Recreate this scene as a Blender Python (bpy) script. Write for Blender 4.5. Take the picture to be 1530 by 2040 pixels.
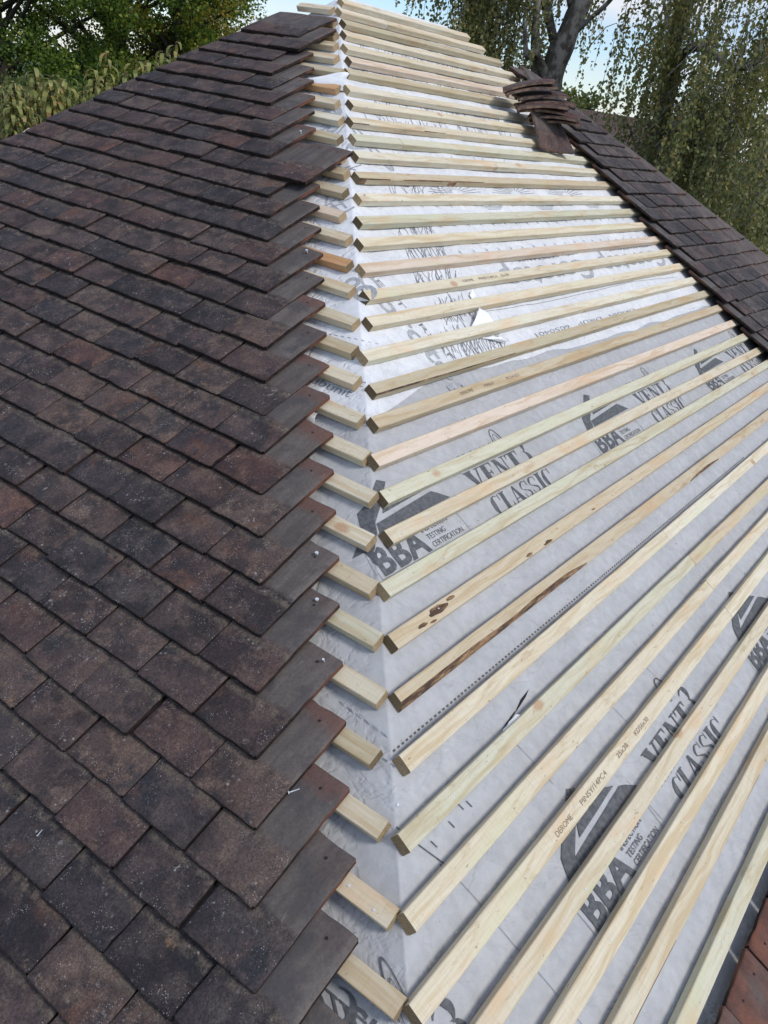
import bpy, bmesh, math, random
import numpy as np
from mathutils import Vector, Matrix, noise

# ------------------------------------------------------------------ scene, camera, sky, sun
for o in list(bpy.data.objects): bpy.data.objects.remove(o)
S = bpy.context.scene
COL = S.collection
R_ = random.Random(7)

CAM = Vector((-0.35968, -0.67552, 1.36265))
cr = Vector((0.97822469, -0.14390236, 0.14956126)); cu = Vector((-0.06800975, 0.45857427, 0.88604984)); cf = Vector((0.19608961, 0.87692745, -0.43880191))
FPX = 1705.15
cam = bpy.data.cameras.new('camera'); co = bpy.data.objects.new('camera', cam); COL.objects.link(co)
cam.sensor_fit = 'VERTICAL'; cam.sensor_height = 24; cam.sensor_width = 18; cam.lens = 24*FPX/2040
cam.clip_start = .02; cam.clip_end = 2000
co.matrix_world = Matrix(((cr.x, cu.x, -cf.x, CAM.x), (cr.y, cu.y, -cf.y, CAM.y), (cr.z, cu.z, -cf.z, CAM.z), (0, 0, 0, 1)))
S.camera = co
S.render.resolution_x = 768; S.render.resolution_y = 1024
S.view_settings.view_transform = 'Standard'; S.view_settings.look = 'None'; S.view_settings.gamma = 1
S.view_settings.exposure = 0.40

SUN_AZ = math.radians(134)      # compass azimuth from +Y towards +X
SUN_EL = math.radians(46)
sun = bpy.data.lights.new('sun', 'SUN'); so = bpy.data.objects.new('sun', sun); COL.objects.link(so)
sun.energy = 1.75; sun.angle = math.radians(15); sun.color = (1, .95, .87)
sd = Vector((math.sin(SUN_AZ)*math.cos(SUN_EL), math.cos(SUN_AZ)*math.cos(SUN_EL), math.sin(SUN_EL)))
so.rotation_euler = sd.to_track_quat('Z', 'Y').to_euler()

W = bpy.data.worlds.new('World'); S.world = W; W.use_nodes = True
nt = W.node_tree; nt.nodes.clear()
def N(t, typ, **kw):
    n = t.nodes.new(typ)
    for k, v in kw.items():
        if k.startswith('i_'): n.inputs[k[2:].replace('_', ' ')].default_value = v
        else: setattr(n, k, v)
    return n
sky = N(nt, 'ShaderNodeTexSky', sky_type='NISHITA', sun_disc=False, sun_elevation=SUN_EL, sun_rotation=SUN_AZ, air_density=1.0, dust_density=.15, ozone_density=3.0)
tc = N(nt, 'ShaderNodeTexCoord'); mp = N(nt, 'ShaderNodeMapping'); mp.inputs['Scale'].default_value = (1, 1, 3.2); mp.inputs['Location'].default_value = (.35, .1, .22)
nz = N(nt, 'ShaderNodeTexNoise'); nz.inputs['Scale'].default_value = 2.6; nz.inputs['Detail'].default_value = 7; nz.inputs['Roughness'].default_value = .55
rp = N(nt, 'ShaderNodeValToRGB'); rp.color_ramp.elements[0].position = .43; rp.color_ramp.elements[1].position = .60
nz2 = N(nt, 'ShaderNodeTexNoise'); nz2.inputs['Scale'].default_value = 6; nz2.inputs['Detail'].default_value = 4
cc = N(nt, 'ShaderNodeMix', data_type='RGBA'); cc.inputs[6].default_value = (4.9, 5.3, 6.0, 1); cc.inputs[7].default_value = (7.0, 7.2, 7.6, 1)
mx = N(nt, 'ShaderNodeMix', data_type='RGBA')
sk2 = N(nt, 'ShaderNodeMix', data_type='RGBA', blend_type='MULTIPLY'); sk2.inputs[0].default_value = 1; sk2.inputs[7].default_value = (.93, 1.0, 1.14, 1)
bg = N(nt, 'ShaderNodeBackground'); bg.inputs['Strength'].default_value = .105
wo = N(nt, 'ShaderNodeOutputWorld')
L = nt.links.new
L(tc.outputs['Generated'], mp.inputs[0]); L(mp.outputs[0], nz.inputs['Vector']); L(mp.outputs[0], nz2.inputs['Vector'])
L(nz.outputs[0], rp.inputs[0]); L(nz2.outputs[0], cc.inputs[0]); L(rp.outputs[0], mx.inputs[0]); L(sky.outputs[0], sk2.inputs[6]); L(sk2.outputs[2], mx.inputs[6]); L(cc.outputs[2], mx.inputs[7])
L(mx.outputs[2], bg.inputs[0]); L(bg.outputs[0], wo.inputs[0])

# ------------------------------------------------------------------ roof frame
PR_, PL_ = 0.5496959, 0.5384338
e2 = 2**-.5
eR = Vector((e2, e2, 0)); mR = Vector((-e2, e2, 0)); eL = Vector((-e2, e2, 0)); mL = Vector((e2, e2, 0)); Z = Vector((0, 0, 1))
uR = math.cos(PR_)*mR + math.sin(PR_)*Z; nR = -math.sin(PR_)*mR + math.cos(PR_)*Z
uL = math.cos(PL_)*mL + math.sin(PL_)*Z; nL = -math.sin(PL_)*mL + math.cos(PL_)*Z
cR = math.sin(PR_)/math.tan(PL_); cL = math.sin(PL_)/math.tan(PR_)     # how far the hip runs sideways per metre up each slope
def mat4(x, y, z): return Matrix(((x.x, y.x, z.x, 0), (x.y, y.y, z.y, 0), (x.z, y.z, z.z, 0), (0, 0, 0, 1)))
MR = mat4(eR, uR, nR)              # local (a, s, h) of the right slope
ML = mat4(-eL, uL, nL)             # local (-a, s, h) of the left slope
def PR(a, s, h=0): return eR*a + uR*s + nR*h
def PL(a, s, h=0): return eL*a + uL*s + nL*h
def hipR(s): return cR*s
def hipL(s): return cL*s
def farR(s): return cR*s + 1.12 + 1.72*(3.2-s)
def edgeL(s): return cL*s + 1.175*(3.30-s)
STOP = 3.30; SBOT = -1.25
def project(P):
    d = P - CAM; w = d.dot(cf)
    if w <= .01: return (-9e9, -9e9)
    return (765 + FPX*d.dot(cr)/w, 1020 - FPX*d.dot(cu)/w)
def inview(pts, m=6):
    q = [project(p) for p in pts]
    return max(x for x, y in q) > -m and min(x for x, y in q) < 1530+m and max(y for x, y in q) > -m and min(y for x, y in q) < 2040+m

# ------------------------------------------------------------------ object helpers
def setp(o, label=None, cat=None, group=None, kind=None):
    if label: o['label'] = label
    if cat: o['category'] = cat
    if group: o['group'] = group
    if kind: o['kind'] = kind
    return o
def link(name, me, parent=None, mw=None):
    o = bpy.data.objects.new(name, me); COL.objects.link(o)
    if parent is not None: o.parent = parent
    if mw is not None: o.matrix_world = mw
    return o
def from_bm(bm, mats, smooth=False):
    me = bpy.data.meshes.new('m'); bm.to_mesh(me); bm.free()
    for m in (mats if isinstance(mats, (list, tuple)) else [mats]): me.materials.append(m)
    if smooth: me.polygons.foreach_set('use_smooth', [True]*len(me.polygons))
    return me
def raw(V, F, mats, smooth=False, mi=None):
    me = bpy.data.meshes.new('m'); me.from_pydata([tuple(v) for v in V], [], F)
    for m in (mats if isinstance(mats, (list, tuple)) else [mats]): me.materials.append(m)
    if mi: me.polygons.foreach_set('material_index', mi)
    if smooth: me.polygons.foreach_set('use_smooth', [True]*len(me.polygons))
    me.update(); return me
def quads(V, k, mat):
    """V: (n*k,3) array of n k-gons."""
    n = len(V)//k
    me = bpy.data.meshes.new('m'); me.vertices.add(len(V)); me.vertices.foreach_set('co', np.asarray(V, dtype=np.float32).ravel())
    me.loops.add(n*k); me.loops.foreach_set('vertex_index', np.arange(n*k, dtype=np.int32))
    me.polygons.add(n); me.polygons.foreach_set('loop_start', np.arange(0, n*k, k, dtype=np.int32)); me.polygons.foreach_set('loop_total', np.full(n, k, dtype=np.int32))
    me.materials.append(mat); me.update(calc_edges=True); return me
ORD = ['', 'first', 'second', 'third', 'fourth', 'fifth', 'sixth', 'seventh', 'eighth', 'ninth', 'tenth', 'eleventh', 'twelfth', 'thirteenth', 'fourteenth', 'fifteenth', 'sixteenth', 'seventeenth', 'eighteenth', 'nineteenth', 'twentieth']
TENS = {20: 'twenty', 30: 'thirty'}
def ordn(n):
    if n <= 20: return ORD[n]
    if n == 30: return 'thirtieth'
    return TENS[n//10*10] + '-' + ORD[n % 10]

# ------------------------------------------------------------------ materials
def newmat(name):
    m = bpy.data.materials.new(name); m.use_nodes = True
    t = m.node_tree; t.nodes.clear()
    b = t.nodes.new('ShaderNodeBsdfPrincipled'); o = t.nodes.new('ShaderNodeOutputMaterial'); t.links.new(b.outputs[0], o.inputs[0])
    return m, t, b
def mixc(t, f, a, b, blend='MIX'):
    n = t.nodes.new('ShaderNodeMix'); n.data_type = 'RGBA'; n.blend_type = blend
    for s, v in ((n.inputs[0], f), (n.inputs[6], a), (n.inputs[7], b)):
        if isinstance(v, (int, float)): s.default_value = v
        elif isinstance(v, tuple): s.default_value = v if len(v) == 4 else (*v, 1)
        else: t.links.new(v, s)
    return n.outputs[2]
def math_(t, op, a, b=None, c=None, clamp=False):
    n = t.nodes.new('ShaderNodeMath'); n.operation = op; n.use_clamp = clamp
    for i, v in enumerate((a, b, c)):
        if v is None: continue
        if isinstance(v, (int, float)): n.inputs[i].default_value = v
        else: t.links.new(v, n.inputs[i])
    return n.outputs[0]
def ramp(t, f, p0, p1, c0=0., c1=1.):
    n = t.nodes.new('ShaderNodeMapRange'); n.interpolation_type = 'SMOOTHSTEP'
    t.links.new(f, n.inputs[0]); n.inputs[1].default_value = p0; n.inputs[2].default_value = p1; n.inputs[3].default_value = c0; n.inputs[4].default_value = c1
    return n.outputs[0]
def noise_(t, vec, scale, detail=4, rough=.55, w=None, dist=0):
    n = t.nodes.new('ShaderNodeTexNoise'); n.inputs['Scale'].default_value = scale; n.inputs['Detail'].default_value = detail; n.inputs['Roughness'].default_value = rough; n.inputs['Distortion'].default_value = dist
    if w is not None:
        n.noise_dimensions = '4D'; t.links.new(w, n.inputs['W'])
    t.links.new(vec, n.inputs['Vector']); return n.outputs[0]
def mapping(t, vec, scale=(1, 1, 1), loc=None):
    n = t.nodes.new('ShaderNodeMapping'); n.inputs['Scale'].default_value = scale; t.links.new(vec, n.inputs[0])
    if loc is not None: t.links.new(loc, n.inputs[1])
    return n.outputs[0]
def bump(t, b, h, strength=.3, dist=.002):
    n = t.nodes.new('ShaderNodeBump'); n.inputs['Strength'].default_value = strength; n.inputs['Distance'].default_value = dist
    t.links.new(h, n.inputs['Height']); t.links.new(n.outputs[0], b.inputs['Normal'])

def tile_material(name, red=False):
    m, t, b = newmat(name)
    tcn = t.nodes.new('ShaderNodeTexCoord'); oi = t.nodes.new('ShaderNodeObjectInfo')
    v = tcn.outputs['Object']; rnd = oi.outputs['Random']
    w = math_(t, 'MULTIPLY', rnd, 91.7)
    sep = t.nodes.new('ShaderNodeSeparateXYZ'); t.links.new(v, sep.inputs[0])
    n1 = noise_(t, v, 9, 5, .6, w); n2 = noise_(t, v, 22, 6, .65, math_(t, 'ADD', w, 7.3)); n3 = noise_(t, v, 160, 3, .6, w); n4 = noise_(t, v, 6, 2, .5, math_(t, 'ADD', w, 31.))
    n5 = noise_(t, v, 55, 5, .7, math_(t, 'ADD', w, 3.))
    col = mixc(t, ramp(t, n1, .40, .60), (.030, .025, .028), (.066, .050, .050))
    col = mixc(t, ramp(t, n2, .46, .66), col, (.102, .078, .068))
    col = mixc(t, math_(t, 'MULTIPLY', ramp(t, noise_(t, v, 11, 4, .7, math_(t, 'ADD', w, 64.)), .56, .64), .8), col, (.024, .027, .033))
    # per-tile tone: plum, grey, near black, brown
    hue = t.nodes.new('ShaderNodeValToRGB'); cr_ = hue.color_ramp; cr_.interpolation = 'CONSTANT'
    cols = [(0, (.95, .88, .86, 1)), (.14, (1.18, 1.10, 1.05, 1)), (.28, (.78, .86, .93, 1)), (.42, (1.22, 1.02, .96, 1)), (.54, (1.0, .98, 1.0, 1)), (.68, (.62, .66, .72, 1)), (.78, (1.42, 1.32, 1.18, 1)), (.91, (1.34, 1.0, .90, 1))]
    cr_.elements[0].position = 0; cr_.elements[0].color = cols[0][1]; cr_.elements[1].position = cols[1][0]; cr_.elements[1].color = cols[1][1]
    for p_, c_ in cols[2:]:
        e = cr_.elements.new(p_); e.color = c_
    t.links.new(rnd, hue.inputs[0])
    col = mixc(t, 1., col, hue.outputs[0], 'MULTIPLY')
    # worn reddish body showing through in patches
    redm = math_(t, 'MULTIPLY', ramp(t, n4, .58, .70), ramp(t, n5, .35, .6))
    col = mixc(t, math_(t, 'MULTIPLY', redm, .60), col, (.150, .070, .040))
    # ochre lichen blots
    ochre = math_(t, 'MULTIPLY', ramp(t, noise_(t, v, 26, 4, .7, math_(t, 'ADD', w, 55.)), .63, .70), ramp(t, n5, .45, .55))
    col = mixc(t, math_(t, 'MULTIPLY', ochre, .8), col, (.20, .125, .065))
    # weathered band: only the exposed lower part carries pale crusty specks
    band = ramp(t, math_(t, 'ADD', sep.outputs[1], math_(t, 'MULTIPLY', math_(t, 'SUBTRACT', n2, .5), .03)), .100, .116, 1., 0.)
    def spots(scale, r0, r1, woff, m0, m1, msc):
        vv = t.nodes.new('ShaderNodeVectorMath'); vv.operation = 'ADD'; t.links.new(v, vv.inputs[0])
        wn = t.nodes.new('ShaderNodeCombineXYZ'); t.links.new(math_(t, 'MULTIPLY', n3, .004), wn.inputs[0]); t.links.new(math_(t, 'MULTIPLY', n5, .006), wn.inputs[1]); t.links.new(w, wn.inputs[2]); t.links.new(wn.outputs[0], vv.inputs[1])
        vo = t.nodes.new('ShaderNodeTexVoronoi'); vo.inputs['Scale'].default_value = scale; t.links.new(vv.outputs[0], vo.inputs['Vector'])
        sc_ = t.nodes.new('ShaderNodeSeparateColor'); t.links.new(vo.outputs['Color'], sc_.inputs[0])
        keep = ramp(t, sc_.outputs[0], .35, .6)
        return math_(t, 'MULTIPLY', math_(t, 'MULTIPLY', ramp(t, vo.outputs['Distance'], r0, r1, 1., 0.), keep), ramp(t, noise_(t, v, msc, 4, .7, math_(t, 'ADD', w, woff)), m0, m1))
    small = spots(270, .16, .38, 12., .50, .62, 24); big = spots(95, .14, .36, 33., .54, .66, 16)
    lv = math_(t, 'MULTIPLY', ramp(t, noise_(t, v, 75, 6, .8, math_(t, 'ADD', w, 71.)), .55, .63), ramp(t, noise_(t, v, 12, 3, .6, math_(t, 'ADD', w, 77.)), .52, .64))
    sp = math_(t, 'MULTIPLY', math_(t, 'MAXIMUM', math_(t, 'MAXIMUM', math_(t, 'MULTIPLY', small, .8), math_(t, 'MULTIPLY', big, .65)), math_(t, 'MULTIPLY', math_(t, 'MULTIPLY', lv, 1.), ramp(t, math_(t, 'FRACT', math_(t, 'MULTIPLY', rnd, 17.)), .35, .8, .35, 1.))), band)
    # pits and soot blotches
    pit = ramp(t, noise_(t, v, 120, 4, .7, math_(t, 'ADD', w, 90.)), .60, .72)
    col = mixc(t, math_(t, 'MULTIPLY', pit, .7), col, (.020, .018, .019))
    # grime caught under the tail of the tile above
    gr = math_(t, 'MULTIPLY', ramp(t, math_(t, 'ABSOLUTE', math_(t, 'SUBTRACT', sep.outputs[1], .094)), .004, .016, 1., 0.), ramp(t, n5, .40, .58))
    col = mixc(t, math_(t, 'MULTIPLY', gr, .75), col, (.125, .105, .080))
    col = mixc(t, math_(t, 'MULTIPLY', sp, 1.), col, (.40, .395, .39))
    # covered upper part: smoother grey-brown dust with soft vertical streaks, warm head edge
    sv = mapping(t, v, (26, 4, 4)); st = noise_(t, sv, 1, 4, .6, w)
    upper = mixc(t, ramp(t, st, .3, .7), (.080, .069, .063), (.140, .125, .113))
    upper = mixc(t, ramp(t, noise_(t, v, 14, 4, .6, math_(t, 'ADD', w, 9.)), .46, .64), upper, (.075, .070, .070))
    hd = ramp(t, math_(t, 'ADD', sep.outputs[1], math_(t, 'MULTIPLY', math_(t, 'SUBTRACT', n1, .5), .12)), .205, .245)
    upper = mixc(t, math_(t, 'MULTIPLY', hd, ramp(t, rnd, .4, .8, .10, .75)), upper, (.140, .068, .050))
    col = mixc(t, band, upper, col)
    col = mixc(t, ramp(t, n3, .2, .8, 0., .35), col, (.03, .027, .027))
    if red: col = mixc(t, ramp(t, n1, .34, .60, .30, .9), col, mixc(t, ramp(t, n2, .35, .65), (.075, .036, .028), (.17, .070, .045)))
    # object colour alpha below one = a tile whose body is distinctly red
    sc = t.nodes.new('ShaderNodeSeparateColor'); t.links.new(oi.outputs['Color'], sc.inputs[0])
    col = mixc(t, math_(t, 'MULTIPLY', math_(t, 'SUBTRACT', 1., sc.outputs[1]), ramp(t, n2, .35, .6)), col, (.16, .055, .040))
    fine = noise_(t, v, 260, 5, .8, w)
    fm = mixc(t, ramp(t, fine, .32, .68), (.57, .54, .54), (1.66, 1.54, 1.53))
    col = mixc(t, 1., col, mixc(t, band, mixc(t, .72, fm, (1.08, 1.04, 1.04)), fm), 'MULTIPLY')
    scuff = math_(t, 'MULTIPLY', ramp(t, noise_(t, mapping(t, v, (60, 9, 9)), 1, 5, .7, math_(t, 'ADD', w, 17.)), .60, .74), ramp(t, noise_(t, v, 10, 2, .5, math_(t, 'ADD', w, 19.)), .48, .6))
    col = mixc(t, math_(t, 'MULTIPLY', math_(t, 'MULTIPLY', scuff, .5), math_(t, 'SUBTRACT', 1., band)), col, (.33, .32, .31))
    bw = t.nodes.new('ShaderNodeRGBToBW'); t.links.new(col, bw.inputs[0])
    col = mixc(t, math_(t, 'MULTIPLY', math_(t, 'SUBTRACT', 1., sc.outputs[2]), .8), col, mixc(t, 1., bw.outputs[0], (1.02, .99, 1.01), 'MULTIPLY'))
    t.links.new(col, b.inputs['Base Color'])
    t.links.new(ramp(t, n2, .3, .7, .68, .9), b.inputs['Roughness'])
    b.inputs['Specular IOR Level'].default_value = .26
    hsum = math_(t, 'ADD', math_(t, 'MULTIPLY', n3, .5), math_(t, 'ADD', math_(t, 'MULTIPLY', n5, .9), math_(t, 'MULTIPLY', sp, .35)))
    bump(t, b, math_(t, 'MULTIPLY', hsum, math_(t, 'ADD', .3, math_(t, 'MULTIPLY', band, .7))), .9, .004)
    return m
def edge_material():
    m, t, b = newmat('tile_broken_edge_shade')
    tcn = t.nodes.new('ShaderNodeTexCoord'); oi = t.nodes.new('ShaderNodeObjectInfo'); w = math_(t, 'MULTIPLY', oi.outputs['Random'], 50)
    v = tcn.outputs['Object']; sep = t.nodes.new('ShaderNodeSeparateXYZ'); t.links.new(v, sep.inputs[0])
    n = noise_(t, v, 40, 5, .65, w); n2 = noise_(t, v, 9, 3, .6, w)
    col = mixc(t, ramp(t, n, .35, .7), (.014, .011, .011), (.050, .031, .025))  # near-black base paints the course shadow gaps into the tail edges
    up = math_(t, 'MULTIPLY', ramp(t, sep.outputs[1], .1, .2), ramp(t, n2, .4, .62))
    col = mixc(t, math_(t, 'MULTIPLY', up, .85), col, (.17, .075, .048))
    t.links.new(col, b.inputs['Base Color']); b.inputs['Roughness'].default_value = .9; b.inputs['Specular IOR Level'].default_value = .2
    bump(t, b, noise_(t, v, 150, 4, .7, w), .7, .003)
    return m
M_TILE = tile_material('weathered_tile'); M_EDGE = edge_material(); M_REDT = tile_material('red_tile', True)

def wood_material(name, end=False):
    m, t, b = newmat(name)
    tcn = t.nodes.new('ShaderNodeTexCoord'); oi = t.nodes.new('ShaderNodeObjectInfo'); v = tcn.outputs['Object']
    w = math_(t, 'MULTIPLY', oi.outputs['Random'], 83.)
    sep = t.nodes.new('ShaderNodeSeparateXYZ'); t.links.new(v, sep.inputs[0])
    tint = oi.outputs['Color']
    if end:
        g = noise_(t, mapping(t, v, (1, 1, 1)), 160, 4, .6, w)
        wv = t.nodes.new('ShaderNodeTexWave'); wv.wave_type = 'RINGS'; wv.rings_direction = 'X'; wv.inputs['Scale'].default_value = 55; wv.inputs['Distortion'].default_value = 3
        t.links.new(v, wv.inputs['Vector'])
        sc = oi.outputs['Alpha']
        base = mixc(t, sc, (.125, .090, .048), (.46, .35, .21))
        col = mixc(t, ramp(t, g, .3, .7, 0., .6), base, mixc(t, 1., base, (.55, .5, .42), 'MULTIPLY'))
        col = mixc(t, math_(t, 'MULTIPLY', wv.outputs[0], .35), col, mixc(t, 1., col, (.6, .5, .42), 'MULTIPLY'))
        t.links.new(col, b.inputs['Base Color']); b.inputs['Roughness'].default_value = .9
        bump(t, b, g, .5, .002); return m
    # long grain with slow wander
    gv = mapping(t, v, (2.2, 60, 60)); warp = noise_(t, mapping(t, v, (3, 8, 8)), 1, 2, .5, w)
    cmb = t.nodes.new('ShaderNodeVectorMath'); cmb.operation = 'ADD'
    c3 = t.nodes.new('ShaderNodeCombineXYZ'); t.links.new(math_(t, 'MULTIPLY', warp, 5.), c3.inputs[1]); t.links.new(gv, cmb.inputs[0]); t.links.new(c3.outputs[0], cmb.inputs[1])
    g1 = noise_(t, cmb.outputs[0], 1.0, 3, .55, w); g2 = noise_(t, mapping(t, v, (14, 260, 260)), 1, 3, .6, w)
    low = noise_(t, mapping(t, v, (5, 14, 14)), 1, 3, .55, math_(t, 'ADD', w, 11.))
    pale = tint
    dark = mixc(t, 1., tint, (.78, .66, .50), 'MULTIPLY')
    col = mixc(t, ramp(t, g1, .44, .66, 0., .75), pale, dark)
    col = mixc(t, ramp(t, g2, .42, .7, 0., .30), col, mixc(t, 1., tint, (.62, .5, .38), 'MULTIPLY'))
    # slow change of tone along the length: pinkish heartwood, greenish treatment
    col = mixc(t, ramp(t, low, .52, .72, 0., .65), col, mixc(t, 1., tint, (.98, .74, .56), 'MULTIPLY'))
    low2 = noise_(t, mapping(t, v, (3.5, 20, 20)), 1, 2, .5, math_(t, 'ADD', w, 41.))
    col = mixc(t, ramp(t, low2, .55, .72, 0., .7), col, mixc(t, 1., tint, (.92, .98, .88), 'MULTIPLY'))
    grub = math_(t, 'MULTIPLY', ramp(t, noise_(t, mapping(t, v, (9, 34, 34)), 1, 5, .7, math_(t, 'ADD', w, 23.)), .52, .66), ramp(t, noise_(t, mapping(t, v, (1.6, 3, 3)), 1, 2, .5, math_(t, 'ADD', w, 61.)), .45, .6))
    col = mixc(t, math_(t, 'MULTIPLY', grub, .6), col, mixc(t, 1., tint, (.66, .52, .38), 'MULTIPLY'))
    # knots: sparse cells stretched a little along the grain
    kv = t.nodes.new('ShaderNodeTexVoronoi'); kv.voronoi_dimensions = '4D'; kv.inputs['Scale'].default_value = 1; kv.inputs['Randomness'].default_value = 1
    t.links.new(mapping(t, v, (6., 10., 10.)), kv.inputs['Vector']); t.links.new(w, kv.inputs['W'])
    kd = math_(t, 'ADD', kv.outputs['Distance'], math_(t, 'MULTIPLY', math_(t, 'SUBTRACT', noise_(t, v, 130, 2, .5), .5), .06))
    col = mixc(t, ramp(t, kd, .10, .19, .7, 0.), col, (.42, .23, .12))
    col = mixc(t, ramp(t, kd, .045, .085, .9, 0.), col, (.16, .075, .035))
    saw = noise_(t, mapping(t, v, (420, 14, 14)), 1, 2, .6, w)
    col = mixc(t, ramp(t, saw, .50, .72, 0., .28), col, mixc(t, 1., tint, (.70, .60, .48), 'MULTIPLY'))
    # dirt freckles and nail-gun dimples
    fr = noise_(t, mapping(t, v, (45, 120, 120)), 1, 3, .65, math_(t, 'ADD', w, 5.))
    col = mixc(t, ramp(t, fr, .63, .72, 0., .75), col, (.20, .14, .08))
    # waney bark: amount held in object alpha
    bark = math_(t, 'MULTIPLY', math_(t, 'SUBTRACT', 1., oi.outputs['Alpha']), 1.)
    t.links.new(col, b.inputs['Base Color']); b.inputs['Roughness'].default_value = .72; b.inputs['Specular IOR Level'].default_value = .25
    bump(t, b, math_(t, 'ADD', math_(t, 'MULTIPLY', g1, .5), math_(t, 'ADD', g2, math_(t, 'MULTIPLY', fr, .3))), .45, .0012)
    return m
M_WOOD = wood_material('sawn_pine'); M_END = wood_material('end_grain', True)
def simple(name, c, rough=.7, c2=None, sc=40, bs=0, bd=.002, metal=0, detail=4, lo=.35, hi=.65):
    m, t, b = newmat(name); tcn = t.nodes.new('ShaderNodeTexCoord')
    n = noise_(t, tcn.outputs['Object'], sc, detail, .6)
    col = mixc(t, ramp(t, n, lo, hi), c, c2 or tuple(x*.8 for x in c))
    t.links.new(col, b.inputs['Base Color']); b.inputs['Roughness'].default_value = rough; b.inputs['Metallic'].default_value = metal
    if bs: bump(t, b, n, bs, bd)
    return m
def bark_edge():
    m, t, b = newmat('torn_bark'); tcn = t.nodes.new('ShaderNodeTexCoord'); v = tcn.outputs['Object']
    n = noise_(t, mapping(t, v, (14, 70, 70)), 1, 6, .7); n2 = noise_(t, mapping(t, v, (40, 160, 160)), 1, 4, .7)
    col = mixc(t, ramp(t, n, .40, .60), (.075, .042, .028), (.30, .18, .095)); col = mixc(t, ramp(t, n, .58, .68), col, (.46, .33, .19)); col = mixc(t, ramp(t, n2, .5, .68, 0, .7), col, (.05, .03, .022))
    t.links.new(col, b.inputs['Base Color']); b.inputs['Roughness'].default_value = .95; bump(t, b, n2, .8, .004); return m
M_BARK = bark_edge()
M_NAIL = simple('bright_nail', (.78, .80, .84), .35, (.62, .64, .68), 300, metal=.4)
M_INK = simple('dark_ink', (.075, .08, .09), .8, (.125, .13, .14), 90)
M_INK2 = simple('grey_ink', (.30, .315, .335), .8, (.42, .43, .45), 60)
M_INK3 = simple('thin_ink', (.17, .18, .20), .8, (.30, .31, .33), 60)
M_STAMP = simple('stamp_ink', (.16, .11, .07), .8, (.30, .22, .15), 250)
M_HOLE = simple('hole_dark', (.012, .011, .011), .9)
M_DUST = simple('sawdust', (.62, .50, .33), .9, (.50, .38, .22), 200)
M_CRUMB = simple('dark_crumb', (.05, .035, .028), .9, (.10, .06, .045), 200)

def membrane_material(name, base, dark, tight, ao=1.):
    m, t, b = newmat(name); tcn = t.nodes.new('ShaderNodeTexCoord'); v = tcn.outputs['Object']
    n1 = noise_(t, v, 5, 4, .55); n2 = noise_(t, v, 38, 4, .6); n3 = noise_(t, v, 420, 2, .5); n4 = noise_(t, v, 14, 5, .65)
    col = mixc(t, ramp(t, n1, .35, .65, 0., .55), base, dark)
    col = mixc(t, ramp(t, n4, .40, .66, 0., .55), col, dark)
    col = mixc(t, ramp(t, n2, .35, .7, 0., tight), col, tuple(x*.80 for x in dark))
    cz = noise_(t, v, 4.5, 3, .6, None, 1.6); cz2 = noise_(t, v, 13, 3, .6, None, 1.2)
    crease = math_(t, 'ADD', math_(t, 'ABSOLUTE', math_(t, 'SUBTRACT', cz, .5)), math_(t, 'MULTIPLY', math_(t, 'ABSOLUTE', math_(t, 'SUBTRACT', cz2, .5)), .45))
    crease = math_(t, 'MULTIPLY', ramp(t, crease, 0., .09), 6. if name == 'white_fleece' else 3.)
    dirt = ramp(t, noise_(t, v, 90, 3, .6), .70, .78)
    col = mixc(t, math_(t, 'MULTIPLY', dirt, .45), col, tuple(x*.5 for x in dark))
    t.links.new(col, b.inputs['Base Color']); b.inputs['Roughness'].default_value = .62; b.inputs['Specular IOR Level'].default_value = .3
    wv = t.nodes.new('ShaderNodeTexVoronoi'); wv.inputs['Scale'].default_value = 520; wv.inputs['Randomness'].default_value = .35; t.links.new(v, wv.inputs['Vector'])
    bump(t, b, math_(t, 'ADD', math_(t, 'MULTIPLY', n3, .5), math_(t, 'ADD', math_(t, 'MULTIPLY', wv.outputs['Distance'], .35), math_(t, 'ADD', math_(t, 'MULTIPLY', n2, 2.6), crease))), .42, .0014)
    return m
M_GREY = membrane_material('grey_fleece', (.485, .490, .502), (.41, .416, .430), .45)
M_WHITE = membrane_material('white_fleece', (.76, .77, .79), (.62, .635, .67), .30)
M_FLAP = simple('white_film', (.90, .91, .92), .5, (.84, .85, .87), 20)

# ------------------------------------------------------------------ deck and walls under the roof covering
def hippt(s): return PR(hipR(s), s)
P0 = hippt(SBOT); P1 = hippt(STOP); P2 = PR(farR(STOP), STOP); P3 = PR(farR(SBOT), SBOT); P4 = PL(edgeL(SBOT), SBOT)
B1 = P1 + mR*1.0 - Z*.6; B3 = P3 + mR*3.0
dn = Z*.045
V = [p - dn for p in (P0, P1, P2, P3, P4, B1, B3)]
V2 = [Vector((p.x, p.y, P0.z-.25)) for p in V]
F = [(0, 3, 2, 1), (0, 1, 4), (1, 2, 6, 5), (2, 3, 6), (0, 7, 10, 3), (4, 11, 7, 0), (3, 10, 13, 6), (6, 13, 12, 5), (5, 12, 11, 4), (1, 5, 4), (7, 11, 12, 13, 10)]
M_DECK = simple('dark_boarding', (.10, .075, .05), .9, (.06, .045, .03), 12)
root = bpy.data.objects.new('house', None); COL.objects.link(root); root.location = (0, 0, 0)
setp(root, 'house below the hipped roof, hidden under the membrane and tiles', 'house')
link('roof_boarding', raw(V+V2, F, M_DECK), root)
m, t, b = newmat('brick_wall'); tcn = t.nodes.new('ShaderNodeTexCoord'); bk = t.nodes.new('ShaderNodeTexBrick')
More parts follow.
